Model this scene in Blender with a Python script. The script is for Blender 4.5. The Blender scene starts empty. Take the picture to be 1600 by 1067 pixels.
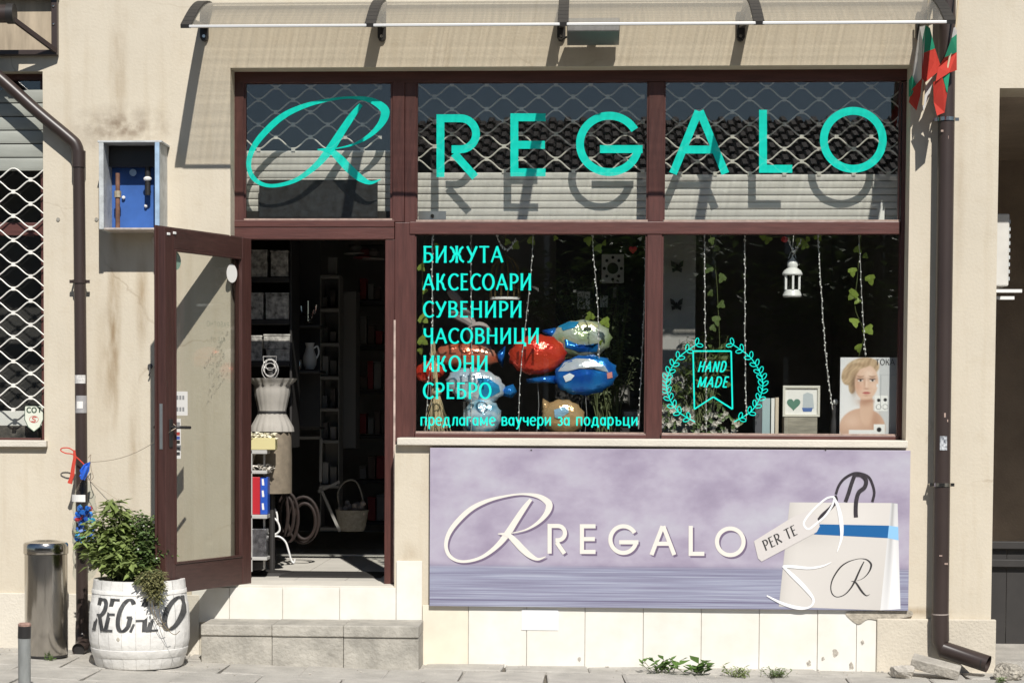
import bpy, math, random
from mathutils import Vector, Matrix
random.seed(7)
R_ = math.radians
SC = bpy.context.scene
COL = SC.collection

# ------------------------------------------------------------------ camera
F, PXC, PYC = 3150.0, 731.256, 779.802            # focal length and lens axis, in photo pixels
YAW, PITCH, ROLL = .0547425, .0454173, .0046785
CAM = Vector((0, -12.6, 1.54))
def _rot():
    cy, sy, cp, sp, cr, sr = math.cos(YAW), math.sin(YAW), math.cos(PITCH), math.sin(PITCH), math.cos(ROLL), math.sin(ROLL)
    Ry = Matrix(((cy,0,sy),(0,1,0),(-sy,0,cy))); Rx = Matrix(((1,0,0),(0,cp,-sp),(0,sp,cp))); Rz = Matrix(((cr,-sr,0),(sr,cr,0),(0,0,1)))
    return Rz @ Rx @ Ry
_M = _rot()
def _w(r): return Vector((r[0], r[2], -r[1]))
RIGHT, DOWN, FWD = _w(_M[0]), _w(_M[1]), _w(_M[2])
cam_d = bpy.data.cameras.new('camera'); cam = bpy.data.objects.new('camera', cam_d); COL.objects.link(cam)
cam_d.sensor_width = 36; cam_d.sensor_fit = 'HORIZONTAL'; cam_d.lens = F/1600*36
cam_d.shift_x = (800-PXC)/1600; cam_d.shift_y = (PYC-533.5)/1600
cam_d.clip_end = 2000; cam_d.clip_start = .1
up, back = -DOWN, -FWD
cam.matrix_world = Matrix(((RIGHT.x,up.x,back.x,CAM.x),(RIGHT.y,up.y,back.y,CAM.y),(RIGHT.z,up.z,back.z,CAM.z),(0,0,0,1)))
SC.camera = cam
# ------------------------------------------------------------------ sky, sun, exposure
LD = Vector((-.25, 1, -1.0)).normalized()          # the way the sunlight travels
wd = bpy.data.worlds.new('World'); SC.world = wd; wd.use_nodes = True
nt = wd.node_tree; sk = nt.nodes.new('ShaderNodeTexSky'); sk.sky_type = 'NISHITA'; sk.sun_disc = False; sk.dust_density = .3; sk.ozone_density = 2.5
sk.sun_elevation = math.asin(-LD.z); sk.sun_rotation = math.atan2(-LD.x, -LD.y)
nt.links.new(sk.outputs[0], nt.nodes['Background'].inputs[0]); nt.nodes['Background'].inputs[1].default_value = .06
sun_d = bpy.data.lights.new('sun', 'SUN'); sun_d.energy = 4.8; sun_d.angle = R_(.53); sun_d.color = (1, .965, .91)
sun = bpy.data.objects.new('sun', sun_d); COL.objects.link(sun); sun.rotation_euler = LD.to_track_quat('-Z', 'Y').to_euler(); sun.location = (3, -12, 14)
SC.view_settings.view_transform = 'Standard'; SC.view_settings.look = 'None'; SC.view_settings.exposure = .1; SC.view_settings.gamma = 1

# ------------------------------------------------------------------ helpers
def ray(px, py): return RIGHT*((px-PXC)/F) + DOWN*((py-PYC)/F) + FWD
def W(px, py, Y=0.0):
    d = ray(px, py); return CAM + d*((Y-CAM.y)/d.y)
def G(px, py, z):
    d = ray(px, py); return CAM + d*((z-CAM.z)/d.z)
def rect(x0, y0, x1, y1, Y=0.0):
    ym, xm = (y0+y1)/2, (x0+x1)/2
    return W(x0,ym,Y).x, W(x1,ym,Y).x, W(xm,y1,Y).z, W(xm,y0,Y).z     # X0,X1,Z0,Z1
def gz(x):
    if x < -3.4: return 0.0
    if x < -1: return -.068*(x+3.4)/2.4
    return -.068 - .005*(min(x, 4)+1)
def srgb(r, g, b):
    f = lambda c: (c/255/12.92 if c/255 <= .04045 else ((c/255+.055)/1.055)**2.4)
    return (f(r), f(g), f(b))

MATS = {}
def mat(name, col, rough=.6, metal=0, var=0, vscale=6, bump=0, bscale=60, spec=.5, stretch=(1,1,1), island=0, trans=0, coat=0, col2=None, detail=4):
    if name in MATS: return MATS[name]
    m = bpy.data.materials.new(name); m.use_nodes = True; t = m.node_tree; b = t.nodes['Principled BSDF']
    b.inputs['Base Color'].default_value = (*col, 1); b.inputs['Roughness'].default_value = rough; b.inputs['Metallic'].default_value = metal
    b.inputs['Specular IOR Level'].default_value = spec
    if coat: b.inputs['Coat Weight'].default_value = coat; b.inputs['Coat Roughness'].default_value = .1
    tc = t.nodes.new('ShaderNodeTexCoord'); mp = t.nodes.new('ShaderNodeMapping'); mp.inputs['Scale'].default_value = stretch
    t.links.new(tc.outputs['Object'], mp.inputs[0])
    cur = None
    if var:
        n = t.nodes.new('ShaderNodeTexNoise'); n.inputs['Scale'].default_value = vscale; n.inputs['Detail'].default_value = detail; n.inputs['Roughness'].default_value = .6
        t.links.new(mp.outputs[0], n.inputs['Vector'])
        mr = t.nodes.new('ShaderNodeMapRange'); mr.inputs[1].default_value = .3; mr.inputs[2].default_value = .7
        t.links.new(n.outputs[0], mr.inputs[0])
        mx = t.nodes.new('ShaderNodeMix'); mx.data_type = 'RGBA'
        c2 = col2 or tuple(c*(1-var) for c in col)
        mx.inputs[6].default_value = (*c2, 1); mx.inputs[7].default_value = (*[min(1, c*(1+(0 if col2 else var*.5))) for c in col], 1)
        t.links.new(mr.outputs[0], mx.inputs[0]); cur = mx.outputs[2]
    if island:
        g = t.nodes.new('ShaderNodeNewGeometry'); mr = t.nodes.new('ShaderNodeMapRange'); mr.inputs[3].default_value = 1-island; mr.inputs[4].default_value = 1+island
        t.links.new(g.outputs['Random Per Island'], mr.inputs[0])
        hs = t.nodes.new('ShaderNodeHueSaturation'); hs.inputs['Color'].default_value = (*col, 1)
        if cur: t.links.new(cur, hs.inputs['Color'])
        t.links.new(mr.outputs[0], hs.inputs['Value']); cur = hs.outputs[0]
    if cur: t.links.new(cur, b.inputs['Base Color'])
    if bump:
        n = t.nodes.new('ShaderNodeTexNoise'); n.inputs['Scale'].default_value = bscale; n.inputs['Detail'].default_value = 6
        t.links.new(mp.outputs[0], n.inputs['Vector'])
        bp = t.nodes.new('ShaderNodeBump'); bp.inputs['Strength'].default_value = bump; bp.inputs['Distance'].default_value = .02
        t.links.new(n.outputs[0], bp.inputs['Height']); t.links.new(bp.outputs[0], b.inputs['Normal'])
    if trans:
        o = t.nodes['Material Output']; tr = t.nodes.new('ShaderNodeBsdfTranslucent'); ms = t.nodes.new('ShaderNodeMixShader'); ms.inputs[0].default_value = trans
        if cur: t.links.new(cur, tr.inputs[0])
        else: tr.inputs[0].default_value = (*col, 1)
        t.links.new(b.outputs[0], ms.inputs[1]); t.links.new(tr.outputs[0], ms.inputs[2]); t.links.new(ms.outputs[0], o.inputs[0])
    MATS[name] = m; return m
def glass(name, tint=(.97,.98,.97), rough=0.0, ior=1.7):
    if name in MATS: return MATS[name]
    m = bpy.data.materials.new(name); m.use_nodes = True; t = m.node_tree; t.nodes.remove(t.nodes['Principled BSDF']); o = t.nodes['Material Output']
    tr = t.nodes.new('ShaderNodeBsdfTransparent'); tr.inputs[0].default_value = (*tint, 1)
    gl = t.nodes.new('ShaderNodeBsdfGlossy'); gl.inputs['Roughness'].default_value = rough
    fr = t.nodes.new('ShaderNodeFresnel'); ge = t.nodes.new('ShaderNodeNewGeometry'); ir = t.nodes.new('ShaderNodeMapRange')
    ir.inputs[3].default_value = ior; ir.inputs[4].default_value = 1/ior; t.links.new(ge.outputs['Backfacing'], ir.inputs[0]); t.links.new(ir.outputs[0], fr.inputs[0])   # thin sheet: both faces reflect alike
    ms = t.nodes.new('ShaderNodeMixShader'); t.links.new(fr.outputs[0], ms.inputs[0]); t.links.new(tr.outputs[0], ms.inputs[1]); t.links.new(gl.outputs[0], ms.inputs[2]); t.links.new(ms.outputs[0], o.inputs[0])
    MATS[name] = m; return m

def tag(o, label=None, cat=None, group=None, kind=None):
    if label: o['label'] = label
    if cat: o['category'] = cat
    if group: o['group'] = group
    if kind: o['kind'] = kind
    return o
def thing(name, label, cat, loc=(0,0,0), group=None):
    o = bpy.data.objects.new(name, None); COL.objects.link(o); o.location = loc; o.empty_display_size = .1
    return tag(o, label, cat, group)
def adopt(o, parent):
    o.parent = parent
    if parent.type == 'EMPTY': o.matrix_parent_inverse = Matrix.Translation(-Vector(parent.location))
def CR(pts, n=8, closed=False):
    """smooth curve through points (tuples of any size)"""
    P = [tuple(map(float, p)) for p in pts]; out = []; k = len(P)
    segs = k if closed else k-1
    for i in range(segs):
        if closed: a, b, c, d = P[(i-1)%k], P[i], P[(i+1)%k], P[(i+2)%k]
        else: a, b, c, d = P[max(i-1,0)], P[i], P[i+1], P[min(i+2,k-1)]
        for j in range(n):
            t = j/n
            out.append(tuple(.5*(2*b[q]+(c[q]-a[q])*t+(2*a[q]-5*b[q]+4*c[q]-d[q])*t*t+(3*b[q]-a[q]-3*c[q]+d[q])*t**3) for q in range(len(b))))
    if not closed: out.append(P[-1])
    return out
class MB:
    def __init__(s): s.v = []; s.f = []; s.mi = []; s.cm = 0
    def face(s, *idx): s.f.append(idx); s.mi.append(s.cm)
    def poly(s, pts):
        b = len(s.v); s.v += [tuple(p) for p in pts]; s.face(*range(b, b+len(pts))); return s
    def box(s, x0, x1, y0, y1, z0, z1):
        b = len(s.v); s.v += [(x,y,z) for x in (x0,x1) for y in (y0,y1) for z in (z0,z1)]
        for q in ((0,1,3,2),(4,6,7,5),(0,4,5,1),(2,3,7,6),(0,2,6,4),(1,5,7,3)): s.face(*[b+i for i in q])
        return s
    def pbox(s, x0, y0, x1, y1, Y, Y2):
        a = rect(x0,y0,x1,y1,Y); return s.box(a[0],a[1],Y,Y2,a[2],a[3])
    def hexa(s, c8):       # bottom 4 then top 4
        b = len(s.v); s.v += [tuple(p) for p in c8]
        for q in ((3,2,1,0),(4,5,6,7),(0,1,5,4),(1,2,6,5),(2,3,7,6),(3,0,4,7)): s.face(*[b+i for i in q])
        return s
    def bar(s, p, q, w, h, up=(0,0,1)):
        p, q = Vector(p), Vector(q); d = (q-p).normalized(); u = Vector(up)
        if abs(d.dot(u)) > .99: u = Vector((0,1,0))
        a = d.cross(u).normalized(); b2 = a.cross(d).normalized()
        c = [a*(-w/2)+b2*(-h/2), a*(w/2)+b2*(-h/2), a*(w/2)+b2*(h/2), a*(-w/2)+b2*(h/2)]
        return s.hexa([p+k for k in c]+[q+k for k in c])
    def tube(s, pts, r, n=8, cap=True, closed=False):
        P = [Vector(p) for p in pts]; k = len(P); rs = r if isinstance(r, (list, tuple)) else [r]*k
        base = len(s.v); prev = None
        for i in range(k):
            if closed: d = P[(i+1)%k]-P[i-1]
            else: d = P[min(i+1,k-1)]-P[max(i-1,0)]
            d = d.normalized() if d.length else Vector((0,0,1))
            if prev is None:
                u = Vector((0,0,1)) if abs(d.z) < .9 else Vector((1,0,0)); a = d.cross(u).normalized()
            else: a = (prev - d*prev.dot(d)).normalized()
            prev = a; b2 = d.cross(a)
            for j in range(n):
                t = 2*math.pi*j/n; s.v.append(tuple(P[i]+(a*math.cos(t)+b2*math.sin(t))*rs[i]))
        m = k if closed else k-1
        for i in range(m):
            for j in range(n):
                i2 = (i+1)%k
                s.face(base+i*n+j, base+i*n+(j+1)%n, base+i2*n+(j+1)%n, base+i2*n+j)
        if cap and not closed:
            s.face(*[base+j for j in range(n)][::-1]); s.face(*[base+(k-1)*n+j for j in range(n)])
        return s
    def lathe(s, prof, c, n=32, cap=True, wob=None):
        b = len(s.v); c = Vector(c)
        for i, (r, z) in enumerate(prof):
            for j in range(n):
                t = 2*math.pi*j/n; rr = r*(wob(t, i) if wob else 1)
                s.v.append((c.x+rr*math.cos(t), c.y+rr*math.sin(t), c.z+z))
        for i in range(len(prof)-1):
            for j in range(n): s.face(b+i*n+j, b+i*n+(j+1)%n, b+(i+1)*n+(j+1)%n, b+(i+1)*n+j)
        if cap:
            s.face(*[b+j for j in range(n)][::-1]); s.face(*[b+(len(prof)-1)*n+j for j in range(n)])
        return s
    def ball(s, c, r, n=10, m=7, warp=None):
        b = len(s.v); c = Vector(c); r = r if isinstance(r, (tuple, list)) else (r,r,r)
        for i in range(m+1):
            ph = math.pi*i/m
            for j in range(n):
                t = 2*math.pi*j/n; d = Vector((math.sin(ph)*math.cos(t), math.sin(ph)*math.sin(t), math.cos(ph)))
                k = warp(d) if warp else 1
                s.v.append((c.x+d.x*r[0]*k, c.y+d.y*r[1]*k, c.z+d.z*r[2]*k))
        for i in range(m):
            for j in range(n): s.face(b+i*n+j, b+(i+1)*n+j, b+(i+1)*n+(j+1)%n, b+i*n+(j+1)%n)
        return s
    def prism(s, pts, y0, y1):        # (x,z) outline extruded along Y
        b = len(s.v); k = len(pts); s.v += [(x,y0,z) for x,z in pts]+[(x,y1,z) for x,z in pts]
        s.face(*[b+i for i in range(k)]); s.face(*[b+k+i for i in range(k)][::-1])
        for i in range(k): s.face(b+i, b+k+i, b+k+(i+1)%k, b+(i+1)%k)
        return s
    def ribbon(s, pts, ws, fn, closed=False, k=0):
        """flat stroke: pts in drawing units, ws widths, fn(u,v,k)->point"""
        n = len(pts); L = []; Rr = []
        for i in range(n):
            if closed: d = (pts[(i+1)%n][0]-pts[i-1][0], pts[(i+1)%n][1]-pts[i-1][1])
            else: d = (pts[min(i+1,n-1)][0]-pts[max(i-1,0)][0], pts[min(i+1,n-1)][1]-pts[max(i-1,0)][1])
            l = math.hypot(*d) or 1; nx, ny = -d[1]/l, d[0]/l; w = (ws[i] if isinstance(ws,(list,tuple)) else ws)/2
            L.append((pts[i][0]+nx*w, pts[i][1]+ny*w)); Rr.append((pts[i][0]-nx*w, pts[i][1]-ny*w))
        b = len(s.v)
        for a, c in zip(L, Rr): s.v.append(tuple(fn(a[0],a[1],k))); s.v.append(tuple(fn(c[0],c[1],k)))
        for i in range(n if closed else n-1):
            j = (i+1)%n; s.face(b+2*i, b+2*i+1, b+2*j+1, b+2*j)
        return s
    def leaf(s, p, d, nrm, l, w, bend=.2):
        p, d = Vector(p), Vector(d).normalized(); a = d.cross(Vector(nrm)); a = a.normalized() if a.length > 1e-4 else Vector((1,0,0)); n2 = a.cross(d)
        b = len(s.v)
        s.v += [tuple(p), tuple(p+d*l*.45+a*w/2+n2*bend*w), tuple(p+d*l*.45), tuple(p+d*l*.45-a*w/2+n2*bend*w), tuple(p+d*l)]
        s.face(b, b+1, b+4, b+2); s.face(b, b+2, b+4, b+3); return s
    def build(s, name, m, parent=None, smooth=False, bevel=0, sub=0):
        me = bpy.data.meshes.new(name); me.from_pydata(s.v, [], s.f); me.update()
        for mm in (m if isinstance(m, (list, tuple)) else [m]): me.materials.append(mm)
        if isinstance(m, (list, tuple)): me.polygons.foreach_set('material_index', s.mi)
        if smooth:
            me.polygons.foreach_set('use_smooth', [True]*len(me.polygons))
            if smooth != 'all':
                try: me.set_sharp_from_angle(angle=R_(40))
                except Exception: pass
        o = bpy.data.objects.new(name, me); COL.objects.link(o)
        if parent: adopt(o, parent)
        if bevel:
            b = o.modifiers.new('bevel', 'BEVEL'); b.width = bevel; b.segments = 2; b.limit_method = 'ANGLE'; b.angle_limit = R_(35)
        return o
def single(mb, name, m, label, cat, group=None, kind=None, **kw):
    return tag(mb.build(name, m, None, **kw), label, cat, group, kind)
def pxplane(Y): return lambda u, v, k: W(u, v, Y - k*.0004)
def ppoly(mb, pts, Y, k=0): return mb.poly([W(x, y, Y-k*.0004) for x, y in pts])

# ---------------- stroke letters (drawn with a broad pen), y up, cap height 1
def arc(cx, cy, rx, ry, a0, a1, n=14): return [(cx+rx*math.cos(R_(a0+(a1-a0)*i/n)), cy+ry*math.sin(R_(a0+(a1-a0)*i/n))) for i in range(n+1)]
GL = {
 'А': (.76, [[(.02,0),(.38,1)], [(.36,1),(.72,0)], [(.15,.34),(.58,.34)]]),
 'Б': (.66, [[(.12,0),(.12,1)], [(.12,.97),(.56,.97)], [(.12,.57)]+arc(.32,.30,.27,.27,90,-90)+[(.12,.03)]]),
 'В': (.66, [[(.12,0),(.12,1)], [(.12,.97)]+arc(.32,.76,.22,.21,90,-90)+[(.12,.55)], [(.12,.54)]+arc(.33,.285,.27,.255,90,-90)+[(.12,.03)]]),
 'Е': (.58, [[(.12,0),(.12,1)], [(.12,.97),(.52,.97)], [(.12,.53),(.46,.53)], [(.12,.03),(.54,.03)]]),
 'Ж': (1.0, [[(.48,0),(.48,1)], [(.06,.97),(.24,.8),(.32,.58),(.48,.5)], [(.9,.97),(.72,.8),(.64,.58),(.48,.5)], [(.48,.52),(.3,.42),(.22,.18),(.02,.02)], [(.48,.52),(.66,.42),(.74,.18),(.94,.02)]]),
 'И': (.80, [[(.12,0),(.12,1)], [(.66,0),(.66,1)], [(.12,.06),(.66,.94)]]),
 'К': (.72, [[(.12,0),(.12,1)], [(.60,.98),(.48,.86),(.36,.58),(.14,.5)], [(.26,.54),(.44,.4),(.54,.1),(.68,.01)]]),
 'Н': (.80, [[(.12,0),(.12,1)], [(.66,0),(.66,1)], [(.12,.52),(.66,.52)]]),
 'О': (.84, [arc(.41,.5,.35,.48,90,450,28)]),
 'Р': (.62, [[(.12,0),(.12,1)], [(.12,.97)]+arc(.30,.71,.26,.26,90,-90)+[(.12,.45)]]),
 'С': (.70, [arc(.43,.5,.36,.48,45,315,22)]),
 'Т': (.68, [[(.34,0),(.34,1)], [(.02,.97),(.66,.97)]]),
 'У': (.68, [[(.04,1),(.36,.40)], [(.66,1),(.36,.34),(.22,.05),(.06,.03)]]),
 'Ц': (.84, [[(.12,0),(.12,1)], [(.64,0),(.64,1)], [(.12,.03),(.80,.03)], [(.78,.03),(.78,-.2)]]),
 'Ч': (.72, [[(.60,0),(.60,1)], [(.12,1),(.12,.68),(.22,.5),(.42,.46),(.60,.54)]]),
 'R': (.70, [[(.12,0),(.12,1)], [(.12,.97)]+arc(.32,.73,.25,.24,90,-90)+[(.12,.49)], [(.30,.49),(.68,.0)]]),
 'E': None, 'G': (.82, [arc(.43,.5,.37,.48,45,315,22), [(.70,.16),(.70,.45)], [(.5,.45),(.78,.45)]]),
 'L': (.60, [[(.12,0),(.12,1)], [(.12,.03),(.56,.03)]]),
 'D': (.78, [[(.12,0),(.12,1)], [(.12,.97)]+arc(.34,.5,.34,.47,90,-90)+[(.12,.03)]]),
 'N': (.80, [[(.12,0),(.12,1)], [(.66,0),(.66,1)], [(.12,.95),(.66,.05)]]),
 'M': (.94, [[(.10,0),(.14,1)], [(.14,.97),(.46,.1)], [(.46,.1),(.78,.97)], [(.78,1),(.84,0)]]),
 ' ': (.35, []),
}
GL.update({
 'п': (.62,[[(.08,0),(.08,.64)],[(.5,0),(.5,.64)],[(.08,.61),(.5,.61)]]), 'р': (.58,[[(.08,-.27),(.08,.64)],arc(.29,.32,.22,.3,160,-160,18)]),
 'е': (.56,[arc(.28,.32,.24,.3,5,315,18),[(.06,.34),(.5,.34)]]), 'д': (.68,[[(.12,.03),(.22,.61)],[(.22,.61),(.5,.61)],[(.5,.61),(.5,.03)],[(.02,.03),(.62,.03)],[(.04,.03),(.04,-.16)],[(.6,.03),(.6,-.16)]]),
 'л': (.6,[[(.03,.02),(.14,.1),(.2,.61)],[(.2,.61),(.5,.61)],[(.5,.64),(.5,0)]]), 'а': (.56,[arc(.25,.31,.2,.28,0,360,18),[(.46,.62),(.46,0)]]),
 'г': (.46,[[(.08,0),(.08,.64)],[(.08,.61),(.42,.61)]]), 'м': (.76,[[(.08,0),(.08,.64)],[(.08,.62),(.36,.1)],[(.36,.1),(.64,.62)],[(.64,.64),(.64,0)]]),
 'в': (.54,[[(.08,0),(.08,.64)],[(.08,.61)]+arc(.28,.48,.16,.14,90,-90)+[(.08,.34)],[(.08,.33)]+arc(.3,.18,.18,.155,90,-90)+[(.08,.03)]]), 'у': (.54,[[(.04,.64),(.28,.05)],[(.5,.64),(.28,.05),(.18,-.2),(.04,-.25)]]),
 'ч': (.56,[[(.46,0),(.46,.64)],[(.08,.64),(.08,.42),(.18,.3),(.46,.32)]]), 'и': (.62,[[(.08,0),(.08,.64)],[(.5,0),(.5,.64)],[(.08,.06),(.5,.58)]]),
 'з': (.48,[arc(.22,.48,.17,.14,150,-90),arc(.22,.18,.2,.165,90,-150)]), 'о': (.6,[arc(.28,.32,.23,.3,90,450,20)]),
 'ъ': (.64,[[(.02,.61),(.16,.61)],[(.16,.64),(.16,0)],[(.16,.36)]+arc(.36,.195,.17,.165,90,-90)+[(.16,.03)]]), 'ц': (.66,[[(.08,0),(.08,.64)],[(.48,0),(.48,.64)],[(.08,.03),(.6,.03)],[(.58,.03),(.58,-.18)]])})
GL.update({'E': GL['Е'], 'A': GL['А'], 'O': GL['О'], 'H': GL['Н'], 'T': GL['Т'], 'P': GL['Р'], 'C': GL['С'], 'K': GL['К']})
def glyphs(text, x0, x1, ytop, ybase, thick, thin, serif=0, shear=0, gap=.06):
    """per letter lists of (points, widths) in drawing pixels (y down)"""
    tot = sum(GL[c][0]+gap for c in text)-gap; sx = (x1-x0)/tot; sy = ybase-ytop; x = 0; res = []
    for c in text:
        wd_, st = GL[c]; out = []
        def add(pts):
            P = [(x0+(x+u)*sx + shear*v*sy, ybase-v*sy) for u, v in pts]; ws = []
            for i in range(len(P)):
                a, b = P[max(i-1,0)], P[min(i+1,len(P)-1)]; l = math.hypot(b[0]-a[0], b[1]-a[1]) or 1
                q = abs(b[1]-a[1])/l
                if thick != thin and len(pts) == 2 and 0.3 < q < .97 and (b[0]-a[0])*(b[1]-a[1]) < 0 and not (pts[0][0] == pts[1][0]): q = .25   # up strokes are thin
                ws.append(thin+(thick-thin)*q)
            out.append((P, ws))
        for p in st:
            p2 = CR(p, 5) if 3 <= len(p) <= 6 else p
            add(p2)
            if serif and len(p) == 2 and p[0][0] == p[1][0]:
                for e in p:
                    if e[1] in (0, 1):
                        yy = .02 if e[1] == 0 else .98; add([(e[0]-serif, yy), (e[0]+serif, yy)])
        res.append((c, out)); x += wd_+gap
    return res
def letters(text, parent, m, fn, name='letter', **kw):
    for c, strokes in glyphs(text, **kw):
        if not strokes: continue
        mb = MB()
        for i, (P, ws) in enumerate(strokes): mb.ribbon(P, ws, fn, k=i)
        mb.build(name, m, parent)
def geo_letter(c, x0, x1, y0, y1, t, parent, m, fn, name='letter'):
    """plain geometric capitals of even stroke; box in photo pixels"""
    mb = MB(); h = t/2; k = [0]
    def st(p, closed=False): mb.ribbon(p, t, fn, closed, k[0]); k[0] += 1
    if c == 'R':
        r = (y1-y0)*.31; yb = y0+2*r-h
        st([(x0+h,y0),(x0+h,y1)]); st([(x0+t,y0+h),(x1-r,y0+h)]+[(x1-r+(r-h)*math.cos(R_(a)), y0+r+(r-h)*math.sin(R_(a))) for a in range(-80,90,10)]+[(x1-r,yb),(x0+t*1.9,yb)])
        st([(x0+t*2.2,yb+h),(x1-h*1.2,y1)])
    elif c == 'E':
        st([(x0+h,y0),(x0+h,y1)])
        for yy, xx in ((y0+h,x1),((y0+y1)/2,x1-1),(y1-h,x1)): st([(x0+t,yy),(xx,yy)])
    elif c == 'L':
        st([(x0+h,y0),(x0+h,y1)]); st([(x0+t,y1-h),(x1,y1-h)])
    elif c == 'O':
        cx, cy = (x0+x1)/2, (y0+y1)/2; st([(cx+(x1-x0-t)/2*math.cos(R_(a)), cy+(y1-y0-t)/2*math.sin(R_(a))) for a in range(0,360,6)], True)
    elif c == 'G':
        cx, cy = (x0+x1)/2, (y0+y1)/2; rx, ry = (x1-x0-t)/2, (y1-y0-t)/2
        st([(cx+rx*math.cos(R_(a)), cy+ry*math.sin(R_(a))) for a in range(-30,-352,-6)])
        st([(cx-(x1-x0)*.14, cy+t*.65),(x1, cy+t*.65)])
    elif c == 'A':
        xm = (x0+x1)/2; q = t*.53
        st([(xm-q*.15,y0+1),(x0+q,y1)]); st([(xm+q*.15,y0+1),(x1-q,y1)]); yb = y0+(y1-y0)*.62
        st([(x0+(x1-x0)*.24,yb),(x1-(x1-x0)*.24,yb)])
    return mb.build(name, m, parent)
# the swash capital, drawn on a box 0..1 (x right, y down)
_S = [((740,295,22),(690,360,36),(630,450,42),(575,535,46),(500,625,34),(400,700,24),(300,733,20),(220,732,20),(160,695,26),(135,630,26),(150,550,30),(205,465,34),(310,365,34),(430,305,26),(560,272,16),(680,258,14),(790,272,30),(860,315,46),(868,355,46),(840,410,34),(780,468,22),(700,512,12),(600,536,6)),
      ((505,540,6),(575,548,30),(625,590,44),(680,648,46),(735,695,38),(790,720,20),(845,702,6))]
def swash(parent, m, fn, x0, y0, x1, y1, wk=1.0, name='letter'):
    sx, sy = (x1-x0)/745, (y1-y0)/480; mb = MB()
    for k, st in enumerate(_S):
        c = CR([((x-122)*sx+x0, (y-255)*sy+y0, w*(sx+sy)/2*wk) for x, y, w in st], 7)
        mb.ribbon([(p[0],p[1]) for p in c], [max(.3,p[2]) for p in c], fn, k=k*3)
    return mb.build(name, m, parent)
def font_text(txt, m, parent, fn, x0, x1, ybase, name='lettering', shear=0, sy=None, mirror=False):
    cu = bpy.data.curves.new('t', 'FONT'); cu.body = txt; cu.size = 1; cu.shear = shear; cu.resolution_u = 2
    o = bpy.data.objects.new('t', cu); COL.objects.link(o)
    me = bpy.data.meshes.new_from_object(o.evaluated_get(bpy.context.evaluated_depsgraph_get()))
    bpy.data.objects.remove(o)
    xs = [v.co.x for v in me.vertices]
    if not xs: return None
    a, b = min(xs), max(xs); s = (x1-x0)/(b-a); sy = sy or s
    mb = MB(); mb.v = [tuple(fn((x1-(v.co.x-a)*s) if mirror else x0+(v.co.x-a)*s, ybase-v.co.y*sy, 0)) for v in me.vertices]
    for p in me.polygons: mb.face(*p.vertices)
    bpy.data.meshes.remove(me)
    return mb.build(name, m, parent)

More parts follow.
